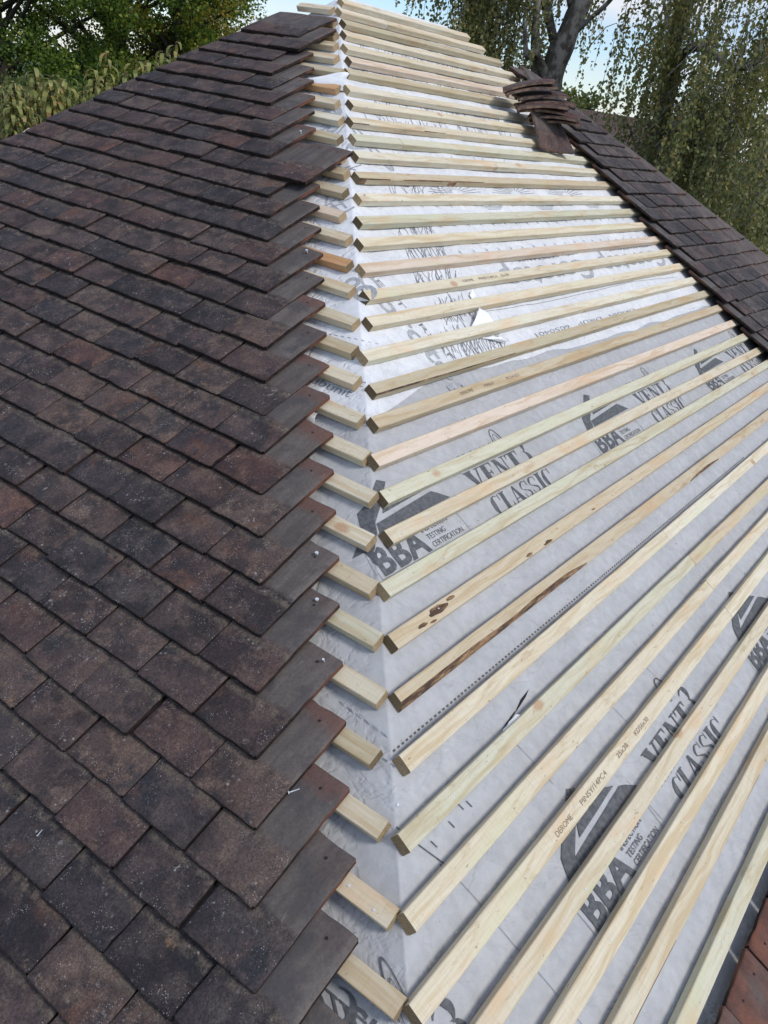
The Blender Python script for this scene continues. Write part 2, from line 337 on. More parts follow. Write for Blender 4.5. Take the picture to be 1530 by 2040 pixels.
t.links.new(tcn.outputs['Object'], bk.inputs[0]); bk.inputs['Scale'].default_value = 4.4; bk.inputs['Color1'].default_value = (.26, .10, .06, 1); bk.inputs['Color2'].default_value = (.20, .08, .05, 1); bk.inputs['Mortar'].default_value = (.35, .32, .28, 1)
t.links.new(bk.outputs[0], b.inputs['Base Color']); b.inputs['Roughness'].default_value = .9; M_BRICK = m
cen = (P0+P3+P4+B3)/4
ring = [P0, P3, B3, B1, P4]
ringi = [Vector((p.x, p.y, 0)) + (Vector((cen.x-p.x, cen.y-p.y, 0)).normalized()*.35) for p in ring]
GZ = -4.5
Vw = [(p.x, p.y, P0.z-.24) for p in ringi] + [(p.x, p.y, GZ-.1) for p in ringi]
link('brick_walls', raw(Vw, [(i, (i+1) % 5, (i+1) % 5+5, i+5) for i in range(5)], M_BRICK), root)

# ------------------------------------------------------------------ ground
def grass_mat():
    m, t, b = newmat('grass'); tcn = t.nodes.new('ShaderNodeTexCoord')
    n = noise_(t, tcn.outputs['Object'], .6, 6, .6); n2 = noise_(t, tcn.outputs['Object'], 9, 4, .7)
    col = mixc(t, ramp(t, n, .35, .65), (.045, .07, .02), (.08, .09, .03)); col = mixc(t, ramp(t, n2, .4, .7, 0, .5), col, (.03, .045, .015))
    t.links.new(col, b.inputs['Base Color']); b.inputs['Roughness'].default_value = .95; bump(t, b, n2, .6, .05); return m
bm = bmesh.new(); bmesh.ops.create_grid(bm, x_segments=40, y_segments=40, size=400)
for v in bm.verts: v.co.z = noise.noise(v.co*.02)*.6
g = link('ground', from_bm(bm, grass_mat(), True)); g.location = (0, 0, GZ); setp(g, kind='structure')

# ------------------------------------------------------------------ membrane sheets
def dispR(a, s):        # a = distance from the hip, sag of the sheet between battens
    h = -0.0045 - .0060*noise.noise(Vector((a*2.1+3, s*5, 1.7))) - .0042*noise.noise(Vector((a*7+s*4, s*13, 4.1))) - .0018*noise.noise(Vector((a*24+s*10, s*30, 9.)))
    k = min(1., abs(a)/.10)
    h = h*k - .0004
    return max(-.016, min(-.0004, h))
def P_sheet(u, s, off):
    """u>0 right of the hip, u<0 left of it."""
    h = dispR(u, s) + off
    if u >= 0: p = PR(hipR(s)+u, s, h)
    else: p = PL(hipL(s)-u, s, h)
    return p
def build_sheet(name, slo_f, shi, off, mat, label):
    us = []
    u = -2.1
    while u < 8.7:
        us.append(u)
        u += .05 if u < -.7 else (.02 if u < 2.6 else .05)
    # make sure of the hip line
    us = sorted([x for x in us if abs(x) > .012] + [-.006, 0.0, .006])
    V = []; F = []; idx = {}
    rows = int((shi-min(slo_f(x) for x in us))/.02)+2
    for j in range(rows+1):
        for i, u in enumerate(us):
            lo = slo_f(u); s = lo + (shi-lo)*j/rows
            umax = farR(s)-hipR(s)+.02; umin = -(edgeL(s)-hipL(s)+.02)
            uu = max(umin, min(umax, u))
            idx[i, j] = len(V); V.append(P_sheet(uu, s, off + (0 if j else .0)))
    for j in range(rows):
        for i in range(len(us)-1):
            q = (idx[i, j], idx[i+1, j], idx[i+1, j+1], idx[i, j+1])
            if (V[q[0]]-V[q[1]]).length < 1e-5 and (V[q[3]]-V[q[2]]).length < 1e-5: continue
            F.append(q)
    o = link(name, raw(V, F, mat, True)); setp(o, label, 'roofing membrane', 'breathable membrane sheets'); return o
def white_edge(u):
    if u < 0: return 1.14 + .02*math.sin(u*9) + .02*noise.noise(Vector((u*6, 2, 0)))
    return 1.125 + .07*min(1, u/.32) - .035*max(0, min(1, (u-.4)/1.0)) + .012*noise.noise(Vector((u*5, 9, 0)))
sheet_low = build_sheet('roofing_membrane', lambda u: SBOT, .36, -.0014, M_GREY, 'grey fleece membrane at the bottom right, under the lowest wide row of print')
sheet_mid = build_sheet('roofing_membrane', lambda u: .318+.006*math.sin(u*3), 1.24, 0.0, M_GREY, 'grey fleece membrane across the middle, carrying the upper row of logos')
sheet_top = build_sheet('roofing_membrane', white_edge, STOP, .0014, M_WHITE, 'white printed fleece membrane on the upper half of the roof')

# ---- prints laid on the sheets, cut fine enough to follow them
def on_sheet(me_bm, off, mat, parent, name='printed_lettering', left=False):
    """bm whose verts are (a_fixed, s) -> mesh on the sheet"""
    bm = me_bm
    ext = [v.co for v in bm.verts]
    if not ext: bm.free(); return
    x0, x1 = min(v.x for v in ext), max(v.x for v in ext); y0, y1 = min(v.y for v in ext), max(v.y for v in ext)
    st = .025
    for ax, lo, hi in ((0, x0, x1), (1, y0, y1)):
        q = math.ceil(lo/st)*st
        while q < hi:
            pn = Vector((1, 0, 0)) if ax == 0 else Vector((0, 1, 0))
            bmesh.ops.bisect_plane(bm, geom=bm.verts[:]+bm.edges[:]+bm.faces[:], plane_co=pn*q, plane_no=pn)
            q += st
    if not left: bmesh.ops.bisect_plane(bm, geom=bm.verts[:]+bm.edges[:]+bm.faces[:], plane_co=(0, 0, 0), plane_no=Vector((1, -cR, 0)).normalized())
    for v in bm.verts:
        a, s = v.co.x, v.co.y
        if left:
            v.co = PL(a, s, dispR(-(a-hipL(s)), s)+off)
        else:
            u = a-hipR(s)
            if u < 0:          # past the hip the sheet folds down the other slope
                v.co = PL(hipL(s)-u, s, dispR(u, s)+off)
            else: v.co = PR(a, s, dispR(u, s)+off)
    o = link(name, from_bm(bm, mat), parent); return o
def poly_bm(polys, T=lambda p: p):
    bm = bmesh.new()
    for p in polys:
        vs = [bm.verts.new((*T(q), 0)) for q in p]
        try: bm.faces.new(vs)
        except ValueError: pass
    bmesh.ops.triangulate(bm, faces=bm.faces[:])
    return bm
_dg = None
def text_polys(txt, bold=.0, shear=0, space=1.0):
    cu_ = bpy.data.curves.new('t', 'FONT'); cu_.body = txt; cu_.size = 1; cu_.offset = bold; cu_.shear = shear; cu_.space_character = space; cu_.resolution_u = 3; cu_.fill_mode = 'FRONT'
    ob = bpy.data.objects.new('t', cu_); COL.objects.link(ob)
    dg = bpy.context.evaluated_depsgraph_get(); me = ob.evaluated_get(dg).to_mesh()
    V = [(v.co.x, v.co.y) for v in me.vertices]; F = [tuple(p.vertices) for p in me.polygons]
    bpy.data.objects.remove(ob); bpy.data.curves.remove(cu_)
    x0 = min(v[0] for v in V); x1 = max(v[0] for v in V)
    return [((x-x0)/(x1-x0), y) for x, y in V], F       # x normalised, y in em (cap ~ .73)
def text_bm(txt, ox, oy, width, cap, bold=0, rot=0, shear=0, space=1.):
    V, F = text_polys(txt, bold, shear, space); bm = bmesh.new(); c, s_ = math.cos(rot), math.sin(rot)
    vs = []
    for x, y in V:
        X, Y = x*width, y*cap/.73
        vs.append(bm.verts.new((ox + X*c - Y*s_, oy + X*s_ + Y*c, 0)))
    for f in F:
        try: bm.faces.new([vs[i] for i in f])
        except ValueError: pass
    return bm
def arc(cx, cy, rx, ry, a0, a1, w0, w1, n=14):
    """crescent stroke, thin at its ends and thick in its middle"""
    P = []; Q = []
    for i in range(n+1):
        t_ = i/n; a = math.radians(a0+(a1-a0)*t_); w = w0+(w1-w0)*math.sin(math.pi*t_)
        P.append((cx+(rx)*math.cos(a), cy+ry*math.sin(a))); Q.append((cx+(rx-w)*math.cos(a), cy+(ry-w*.5)*math.sin(a)))
    return [[P[i], P[i+1], Q[i+1], Q[i]] for i in range(n)]
def rect(x0, y0, x1, y1): return [(x0, y0), (x1, y0), (x1, y1), (x0, y1)]
def fat(ch):
    """narrow fat-face letters: unit height, returns (width, polygons)"""
    sf = .055
    stem = lambda x, w=.17: [rect(x, 0, x+w, 1), rect(x-.05, 0, x+w+.05, sf), rect(x-.05, 1-sf, x+w+.05, 1)]
    if ch == 'V': return .62, [[(.0, 1), (.24, 1), (.40, .0), (.30, .0)], [(.50, 1), (.56, 1), (.40, .0), (.35, .0)], rect(-.03, 1-sf, .27, 1), rect(.42, 1-sf, .62, 1)]
    if ch == 'E': return .52, stem(.05, .18) + [rect(.22, 0, .46, sf), rect(.22, 1-sf, .46, 1), rect(.22, .47, .36, .53), [(.46, 0), (.46, .3), (.41, .05)], [(.46, 1), (.46, .7), (.41, .95)], rect(.33, .38, .37, .62)]
    if ch == 'N': return .62, [rect(.08, 0, .12, 1), [(.03, 1), (.20, 1), (.54, 0), (.40, 0)], rect(.48, 0, .52, 1), rect(0, 0, .2, sf), rect(.40, 1-sf, .6, 1)]
    if ch == 'T': return .54, stem(.17, .19) + [rect(.0, 1-sf, .52, 1), [(0, 1), (0, .68), (.05, .94)], [(.52, 1), (.52, .68), (.47, .94)]]
    if ch == 'L': return .50, stem(.05, .18) + [rect(.22, 0, .46, sf), [(.46, 0), (.46, .36), (.40, .05)]]
    if ch == 'I': return .33, stem(.07, .18)
    if ch == 'A': return .62, [[(.28, 1), (.36, 1), (.60, 0), (.38, 0)], [(.28, 1), (.31, 1), (.11, 0), (.06, 0)], rect(.17, .28, .44, .34), rect(-.02, 0, .20, sf), rect(.33, 0, .64, sf)]
    if ch == 'S': return .48, arc(.24, .74, .19, .26, 35, 200, .02, .13) + arc(.24, .26, .19, .26, 215, 380, .02, .13) + [[(.06, .82), (.10, .60), (.42, .40), (.40, .20), (.32, .36), (.05, .62)], [(.41, 1), (.43, 1), (.43, .66), (.40, .72)], [(.05, 0), (.07, 0), (.07, .34), (.05, .34)]]
    if ch == 'C': return .54, arc(.27, .5, .25, .5, 50, 310, .02, .19) + [[(.47, 1), (.50, 1), (.50, .62), (.46, .70)], arc(.27, .5, .25, .5, 300, 320, .03, .03)[3]]
    if ch == '3': return .50, arc(.2, .72, .24, .28, -70, 160, .02, .17) + arc(.2, .24, .27, .30, -160, 80, .02, .19)
    return .3, []
def fat_bm(txt, ox, oy, width, cap, shear=0.):
    x = 0; P = []
    for ch in txt:
        w, ps = fat(ch)
        P += [[(x+px, py) for px, py in p] for p in ps]; x += w*1.04
    k = width/x
    P = [[(ox + px*k + py*cap*shear, oy + py*cap) for px, py in p] for p in P]
    return poly_bm(P)
def merge(*bms):
    out = bmesh.new()
    for b_ in bms:
        me = bpy.data.meshes.new('x'); b_.to_mesh(me); b_.free(); out.from_mesh(me); bpy.data.meshes.remove(me)
    return out
def logo(parent, ox, oy, k=1., off=.0008):
    T = lambda p: (ox+p[0]*k, oy+p[1]*k)
    icon = [[(.186, .218), (.213, .205), (.150, .160), (.084, .120), (.070, .098), (.012, .086), (.044, .138)], [(.012, .086), (.070, .098), (.000, .050), (-.052, .071)],
            [(.150, .158), (.127, .133), (.319, .143), (.285, .160), (.20, .172)], [(.084, .117), (.334, .133), (.352, .125), (.394, .097), (.074, .092)]]
    on_sheet(poly_bm(icon, T), off, M_INK, parent, 'printed_emblem')
    bb = text_bm('BBA', ox, oy, .200*k, .070*k, bold=.034, space=1.02)
    on_sheet(bb, off, M_INK, parent)
    w_ = .0016
    fr = [rect(-.012, -.008, .375, -.008+w_), rect(-.012, -.012, .375, -.012+w_), rect(-.014, -.008, -.014+w_, .077), rect(-.012, .077, .01, .077+w_), rect(.373, -.008, .3746, .06)]
    on_sheet(poly_bm(fr, T), off, M_INK3, parent, 'printed_frame')
    ls = merge(text_bm('INSPECTION', ox+.203*k, oy+.046*k, .118*k, .0155*k, .004), text_bm('TESTING', ox+.208*k, oy+.023*k, .080*k, .0155*k, .004), text_bm('CERTIFICATION', ox+.212*k, oy+.001*k, .138*k, .0155*k, .004))
    on_sheet(ls, off, M_INK, parent)
def vent(parent, ox, oy, k=1., off=.0008):
    on_sheet(fat_bm('VENT', ox, oy+.078*k, .30*k, .062*k, .05), off, M_INK, parent)
    on_sheet(fat_bm('3', ox+.305*k, oy+.082*k, .058*k, .082*k, .05), off, M_INK, parent)
    on_sheet(fat_bm('CLASSIC', ox+.015*k, oy-.012*k, .36*k, .058*k, .08), off, M_INK, parent)
    on_sheet(text_bm('CROMAR', ox+.02*k, oy+.165*k, .21*k, .030*k, -.012, space=1.15), off, M_INK3, parent)
    on_sheet(poly_bm(arc(ox+.262*k, oy+.185*k, .026*k, .045*k, -20, 200, .004, .006, 18) + arc(ox+.262*k, oy+.185*k, .014*k, .028*k, 0, 360, .003, .003, 14)), off, M_INK, parent, 'printed_emblem')
for i, ox in enumerate((.685, 1.925, 3.165, 4.40)):
    logo(sheet_mid, ox, .757); vent(sheet_mid, ox+.505, .757)
for i, ox in enumerate((.560, 1.790, 3.02)):
    logo(sheet_low, ox, -.066); vent(sheet_low, ox+.475, -.072)
vent(sheet_low, .560-1.235+.475+.03, -.066)
# left slope: loose remnants of the emblem and of letters coming out under the tiles
on_sheet(poly_bm([[(.733, .786), (.752, .838), (.765, .885), (.71, .83)]]), .0008, M_INK, sheet_mid, 'printed_emblem', left=True)
on_sheet(poly_bm(arc(.205, .062, .035, .03, 60, 300, .004, .016)), .0008, M_INK, sheet_low, 'printed_lettering', left=True)
on_sheet(text_bm('C1', .19, .055, -.05, .03, .03), .0008, M_INK, sheet_low, left=True)
# dashed fixing lines printed along the sheet edges
def dashes(a0, a1, s0, s1, step, ln, w, parent, mat, left=False, off=.0008):
    n = int(abs(a1-a0)/step); P = []
    for i in range(n):
        x = a0+(a1-a0)*i/n; y = s0+(s1-s0)*i/n
        P.append(rect(x, y-w/2, x+ln, y+w/2))
    on_sheet(poly_bm(P), off, mat, parent, 'printed_pattern', left)
dashes(.400, 2.9, .4500, .4490, .0150, .0085, .0044, sheet_mid, M_INK)
dashes(.36, 1.1, .441, .441, .020, .012, .0035, sheet_mid, M_INK3, left=True)
dashes(.30, .42, .490, .480, .020, .012, .0045, sheet_mid, M_INK3)
dashes(2.15, 4.6, 1.196, 1.160, .014, .009, .004, sheet_mid, M_INK3)
def lines(P, parent, mat=M_INK3, w=.0012, left=False, name='printed_pattern', off=.0008):
    Q = []
    for (x0, y0), (x1, y1) in P:
        d = Vector((x1-x0, y1-y0)); n = Vector((-d.y, d.x)).normalized()*w
        Q.append([(x0-n.x, y0-n.y), (x1-n.x, y1-n.y), (x1+n.x, y1+n.y), (x0+n.x, y0+n.y)])
    on_sheet(poly_bm(Q), off, mat, parent, name, left)
# straight marker lines and ticks on the lower sheet
tick = []
for (x, y) in ((.467, .312), (.458, .295), (.412, .284), (.35, .282), (.335, .242), (.36, .216), (.48, .287)):
    tick.append(((x, y), (x+.003, y-.016)))
tick += [((.30, .345), (.345, .235))]
lines(tick, sheet_low, M_INK, .0013)
lines([((.345, .235), (.375, .02)), ((.375, .02), (.39, -.2)), ((.70, .30), (.72, .18)), ((.93, .06), (.95, -.06)), ((1.3, .2), (1.32, .08)), ((1.06, .24), (1.08, .12))], sheet_low, M_INK3, .0006)
lines([((.34, .21), (.36, .11)), ((.27, .12), (.25, .17))], sheet_low, M_INK3, .0007, left=True)
dashes(.95, 1.35, -.012, -.012, .022, .012, .005, sheet_low, M_INK)
# upper white sheet: reversed lettering, crosses, plant and landscape drawings
OW = .0022
for k in range(3):
    ax = 3.02 + k*.93
    on_sheet(text_bm('Corotop', ax, 1.566, .80, .112, .02, rot=math.pi), OW, M_INK2, sheet_top)
    on_sheet(text_bm('HIGH RESISTANCE', ax-.02, 1.616, .56, .022, .0, rot=math.pi), OW, M_INK3, sheet_top)
on_sheet(text_bm('Corotop', 1.395, 1.62, .52, .085, .02, rot=math.radians(-84)), OW, M_INK2, sheet_top)
on_sheet(text_bm('SECTORSAFE', 1.47, 1.62, .42, .026, .0, rot=math.radians(-80)), OW, M_INK3, sheet_top)
on_sheet(text_bm('Corotop', 2.02, 2.62, .62, .085, .02, rot=math.radians(-84)), OW, M_INK2, sheet_top)
on_sheet(text_bm('subunit', 1.23, 1.205, -.16, .03, 0), OW, M_INK3, sheet_top, left=True)
on_sheet(text_bm('oO', 1.40, 1.60, -.14, .07, .03, rot=.5), OW, M_INK2, sheet_top, left=True)
on_sheet(text_bm('D', 2.17, 2.42, -.10, .09, .03, rot=.6), OW, M_INK2, sheet_top, left=True)
dashes(1.12, 1.30, 1.41, 1.385, .02, .012, .002, sheet_top, M_INK3, left=True, off=OW)
on_sheet(text_bm('DVC 51', 1.10, 1.25, -.07, .02, 0), OW, M_INK3, sheet_top, left=True)
P = []
for s0 in (1.668, 1.80, 1.905, 2.02):
    x = cR*s0+.42
    while x < farR(s0):
        d = .010; P += [((x-d, s0-.002), (x+d, s0+.002)), ((x+.003, s0-d), (x-.003, s0+d))]; x += .10
lines(P, sheet_top, M_INK3, .0012, off=OW)
rr = random.Random(3); P = []
for (ax, s0, s1, n, wd) in ((1.62, 1.22, 1.36, 34, .24), (1.62, 1.37, 1.47, 30, .24), (1.65, 1.50, 1.60, 30, .24), (1.72, 1.62, 1.74, 26, .26), (1.78, 1.76, 1.84, 22, .24), (1.95, 1.94, 2.04, 20, .4), (2.0, 2.12, 2.2, 26, 1.2), (2.15, 2.33, 2.42, 60, 1.3), (2.35, 2.44, 2.52, 60, 1.2), (2.4, 2.66, 2.72, 60, 1.3), (2.6, 2.86, 2.92, 60, 1.1), (1.50, 1.24, 1.34, 8, .1)):
    for i in range(n):
        x = ax + wd*rr.random(); l = (s1-s0)*(.6+.6*rr.random()); y = s0+(s1-s0)*.3*rr.random(); th = rr.gauss(.35, .28)
        for q in range(3):
            dx = l/3*math.sin(th); dy = l/3*math.cos(th); P.append(((x, y), (x+dx, y+dy))); x += dx; y += dy; th += rr.gauss(.18, .12)
lines(P, sheet_top, M_INK3, .0013, off=OW, name='printed_drawing')
# fan-shaped drawings and boats between the battens
P = []
for cx in (2.42, 2.92, 3.46):
    for i in range(11):
        a = math.radians(-72+i*14.4); P.append(((cx+.045*math.sin(a), 1.965+.03*math.cos(a)), (cx+.21*math.sin(a), 1.965+.065*math.cos(a))))
    for yy in (.0, .008, .016, .024): P.append(((cx+.08+yy*2, 1.905-yy), (cx+.29-yy*2, 1.905-yy)))
lines(P, sheet_top, M_INK3, .0014, off=OW, name='printed_drawing')
on_sheet(text_bm('2OOm   30 10 23   2OOm', 3.35, 1.345, .98, .020, 0, rot=math.pi+.0), OW, M_INK3, sheet_top)
lines([((1.93, 1.395), (2.45, 1.385)), ((2.45, 1.385), (3.3, 1.40)), ((3.3, 1.40), (3.9, 1.375))], sheet_top, M_INK3, .0011, off=OW)
on_sheet(text_bm('ORIGIN   DIRUP   6050401', 3.1, 1.262, .98, .018, 0, rot=math.pi), OW, M_INK3, sheet_top)
on_sheet(poly_bm([[(1.53, 1.205), (1.66, 1.23), (1.70, 1.205), (1.60, 1.195)], [(1.85, 2.205), (2.0, 2.235), (2.05, 2.21), (1.95, 2.195)]]), OW, M_INK2, sheet_top, 'printed_drawing')
# left slope drawings
P = []
for (a0, s0, n) in ((1.80, 2.02, 14), (1.98, 2.25, 12), (1.60, 1.86, 9)):
    for i in range(n):
        x = a0+.13*rr.random(); y = s0+.09*rr.random(); th = rr.uniform(-1.2, 1.2); l = .05+.05*rr.random()
        P.append(((x, y), (x+l*math.sin(th), y+l*math.cos(th))))
lines(P, sheet_top, M_INK2, .004, left=True, off=OW, name='printed_drawing')

# ------------------------------------------------------------------ torn flaps of film
def flap(name, pts, label, parentmat=M_FLAP, sub=10):
    """curled three or four sided scrap: pts are world points"""
    bm = bmesh.new(); n = sub; G = {}
    A, B, C, D = pts
    nrm = (B-A).cross(D-A).normalized()
    for j in range(n+1):
        for i in range(n+1):
            u, v = i/n, j/n
            p = A*(1-u)*(1-v)+B*u*(1-v)+C*u*v+D*(1-u)*v + nrm*(.012*math.sin(math.pi*v)*(.4+.6*u)+.004*noise.noise(Vector((u*3, v*3, len(name)))))
            G[i, j] = bm.verts.new(p)
    for j in range(n):
        for i in range(n): bm.faces.new((G[i, j], G[i+1, j], G[i+1, j+1], G[i, j+1]))
    bmesh.ops.recalc_face_normals(bm, faces=bm.faces[:]); bmesh.ops.solidify(bm, geom=bm.faces[:], thickness=.0012); bmesh.ops.recalc_face_normals(bm, faces=bm.faces[:])
    o = link(name, from_bm(bm, parentmat, False)); setp(o, label, 'membrane scrap'); return o
flap('torn_flap', [PR(1.728, 1.325, .004), PR(1.890, 1.315, .004), PR(1.880, 1.392, .016), PR(1.868, 1.400, .018)], 'white torn flap of membrane sticking up beside the middle battens')
flap('torn_flap', [PR(1.775, 1.292, .004), PR(1.862, 1.255, .005), PR(1.885, 1.250, .012), PR(1.86, 1.275, .010)], 'small white pointed scrap curling out below the upright torn flap')
flap('torn_flap', [PR(1.905, 1.468, .003), PR(1.935, 1.485, .012), PR(1.915, 1.445, .020), PR(1.895, 1.442, .010)], 'tiny curled scrap of membrane just above the upright torn flap')
flap('folded_flap', [PL(2.355, 2.560, .030), PL(2.165, 2.580, .006), PL(2.180, 2.655, .036), PL(2.205, 2.662, .038)], 'white triangular fold of membrane over a short batten near the apex')
flap('folded_flap', [PL(1.215, 1.085, .004), PL(1.085, 1.075, .003), PL(1.10, 1.115, .004), PL(1.185, 1.125, .004)], 'pale triangular flap of membrane under the edge tiles, below the white sheet')
# slit in the grey sheet
bm = poly_bm([[(.850, .3605), (.825, .3525), (.790, .347), (.755, .3425), (.775, .348), (.805, .356)], [(.755, .3425), (.715, .339), (.685, .3375), (.72, .342), (.765, .347)]])
on_sheet(bm, .0011, M_HOLE, sheet_mid, 'slit')
flap('torn_flap', [PR(.675, .332, .004), PR(.75, .334, .004), PR(.745, .341, .009), PR(.68, .337, .007)], 'thin white lip of a dark slit in the grey membrane', sub=4)

# ------------------------------------------------------------------ battens
def batten_mesh(length, seed, wane=0., w=.038, h=.025, flipend=False, lap=None):
    """x along, y up the slope, z off the roof; origin at the hip end's lower edge"""
    rr = random.Random(seed); n = max(4, int(length/(.02 if wane else .05))); bev = .0016
    prof = [(0, bev), (bev, 0), (w-bev, 0), (w, bev), (w, h-bev), (w-bev, h), (bev, h), (0, h-bev)]
    # profile corners ordered ccw seen from +x
    V = []; F = []; mi = []
    bow = rr.uniform(-.0015, .0015)
    for i in range(n+1):
        x = length*i/n
        for k, (y, z) in enumerate(prof):
            nn = noise.noise(Vector((x*6, k*1.7, seed*3.1)))*.0005
            yy, zz = y, z
            if wane and k in (6, 7) :
                c_ = max(0, min(1., wane*(noise.noise(Vector((x*2.3, seed*1., 0)))*.9 + (.55-x*.5 if x < 1 else -.05))))*(.013 if wane > 1.5 else .007)
                if k == 6: yy += c_
                else: zz -= c_*.9
            V.append((x + (rr.uniform(-.0008, .0008) if i in (0, n) else 0), yy+nn, zz+nn+bow*math.sin(math.pi*i/n)*.4+bow*0))
    m8 = 8
    for i in range(n):
        for k in range(m8):
            F.append((i*m8+k, i*m8+(k+1) % m8, (i+1)*m8+(k+1) % m8, (i+1)*m8+k)); mi.append(2 if (wane and k in (6, 7) and wane*(noise.noise(Vector((length*(i+.5)/n*2.3, seed*1., 0)))*.9 + (.55-length*i/n*.5 if length*i/n < 1 else -.05)) > .12+.25*(k == 7)) else 0)
    F.append(tuple(range(m8))[::-1]); mi.append(1); F.append(tuple(n*m8+k for k in range(m8))); mi.append(1)
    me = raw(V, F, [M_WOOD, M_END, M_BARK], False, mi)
    bm = bmesh.new(); bm.from_mesh(me); bmesh.ops.recalc_face_normals(bm, faces=bm.faces[:]); bm.to_mesh(me); bm.free()
    return me
PALE = (.66, .595, .455); CREAM = (.70, .65, .52); GREEN = (.61, .59, .455); PINK = (.67, .565, .46); TAN = (.57, .485, .345); OLIVE = (.52, .455, .32); ORANGE = (.58, .36, .20); BROWN = (.47, .34, .20)
LOOK = {'PALE': (PALE, 'pale pine'), 'CREAM': (CREAM, 'cream-coloured'), 'GREEN': (GREEN, 'greenish treated'), 'PINK': (PINK, 'pinkish'), 'TAN': (TAN, 'tan'), 'OLIVE': (OLIVE, 'olive-brown'), 'ORANGE': (ORANGE, 'orange-brown'), 'BROWN': (BROWN, 'brown-stained')}
RB = {1: (-.023, .138, .0007), 2: (-.022, .2393, -.0021), 3: (-.021, .337, -.005), 4: (0, .439, 0), 5: (0, .5384, .0025), 6: (-.007, .6411, .004), 7: (-.02, .7434, .003), 8: (.009, .8452, -.0027), 9: (.002, .937, 0), 10: (-.021, 1.033, -.0006), 11: (-.01, 1.13, .0029), 12: (-.006, 1.223, .0067), 13: (-.033, 1.3299, .0035), 14: (.001, 1.438, .0011), 15: (-.003, 1.533, .0037), 16: (-.013, 1.636, .0008), 17: (-.011, 1.74, .0012), 18: (-.008, 1.835, .0041), 19: (.001, 1.942, -.0017), 20: (0, 2.048, .0009), 21: (.003, 2.158, -.004), 22: (-.004, 2.252, -.004), 23: (-.011, 2.351, -.003), 24: (-.003, 2.457, -.004), 25: (-.016, 2.549, -.002), 26: (-.008, 2.663, -.004), 27: (.012, 2.753, -.004), 28: (-.009, 2.842, -.003), 29: (-.009, 2.9469, -.010), 30: (-.006, 3.0383, -.0022), 31: (-.03, 3.1288, .0022), 32: (-.01, 3.2188, .004), 0: (-.02, .0365, -.001), -1: (-.02, -.064, -.004), -2: (-.02, -.162, .001), -3: (-.02, -.264, -.006)}
LB = {1: (-.001, .138), 2: (.002, .238), 3: (.012, .347), 4: (.02, .448), 5: (-.005, .554), 6: (-.007, .655), 7: (-.005, .754), 8: (-.004, .854), 9: (-.021, .959), 10: (-.01, 1.058), 11: (.003, 1.154), 12: (.006, 1.265), 13: (.009, 1.361), 14: (-.001, 1.459), 15: (.005, 1.574), 16: (.009, 1.674), 17: (.004, 1.782), 18: (.027, 1.881), 19: (.007, 1.997), 20: (-.005, 2.094), 21: (.006, 2.179), 22: (.017, 2.277), 23: (.006, 2.39), 24: (.02, 2.49), 25: (.01, 2.588), 26: (-.014, 2.704), 27: (.01, 2.801), 28: (.009, 2.897), 29: (.005, 2.977), 30: (.008, 3.089), 31: (.015, 3.196)}
RL = {-3: ('GREEN', 0, .7), -2: ('PALE', .8, .7), -1: ('PALE', 0, .8), 0: ('PALE', 0, .8), 1: ('PALE', 0, .15), 2: ('PALE', 0, .7), 3: ('GREEN', 0, .6), 4: ('PALE', 0, .5), 5: ('TAN', 2.2, .12), 6: ('TAN', .0, .2), 7: ('GREEN', 0, .9), 8: ('PALE', 0, .1), 9: ('GREEN', 0, .25), 10: ('PINK', 0, .0), 11: ('TAN', 0, .1), 12: ('OLIVE', .5, .1), 13: ('CREAM', 0, .9), 14: ('PALE', 0, .0), 15: ('PALE', 0, .1), 16: ('PINK', 0, .9), 17: ('PALE', 0, .0), 18: ('GREEN', 0, .0), 19: ('CREAM', 0, .9), 20: ('TAN', .9, .1), 21: ('CREAM', 0, .2), 22: ('GREEN', 0, .8), 23: ('PALE', .3, 0), 24: ('PALE', 0, .1), 25: ('CREAM', 0, .9), 26: ('OLIVE', 0, .1), 27: ('PINK', 0, .1), 28: ('PALE', 0, .9), 29: ('PALE', 0, .1), 30: ('OLIVE', 0, .1), 31: ('CREAM', 0, .9), 32: ('CREAM', 0, .9)}
LL = {1: ('TAN', .7), 2: ('PALE', .8), 3: ('PALE', .8), 4: ('OLIVE', .2), 5: ('PALE', .9), 6: ('GREEN', .9), 7: ('TAN', .9), 8: ('CREAM', .9), 9: ('PALE', .7), 10: ('PALE', .9), 11: ('PALE', .8), 12: ('PALE', .9), 13: ('OLIVE', .3), 14: ('PALE', .9), 15: ('PALE', .9), 16: ('ORANGE', .3), 17: ('PALE', 1), 18: ('PINK', 1), 19: ('TAN', .2), 20: ('TAN', 1), 21: ('PINK', 1), 22: ('OLIVE', .2), 23: ('CREAM', 1), 24: ('PALE', 1), 25: ('ORANGE', .7), 26: ('TAN', 1), 27: ('PALE', 1), 28: ('PALE', 1), 29: ('BROWN', .7), 30: ('BROWN', .7), 31: ('CREAM', 1)}
nails_jobs = []
def nail_head(M, r=.0035, parent=None, name='nail'):
    bm = bmesh.new(); bmesh.ops.create_cone(bm, cap_ends=True, segments=12, radius1=r, radius2=r*.8, depth=.0016)
    bmesh.ops.create_cone(bm, cap_ends=True, segments=8, radius1=.0014, radius2=.0014, depth=.012, matrix=Matrix.Translation((0, 0, -.006)))
    o = link(name, from_bm(bm, M_NAIL)); o.matrix_world = M
    if parent:
        o.parent = parent; o.matrix_parent_inverse = parent.matrix_world.inverted()
    return o
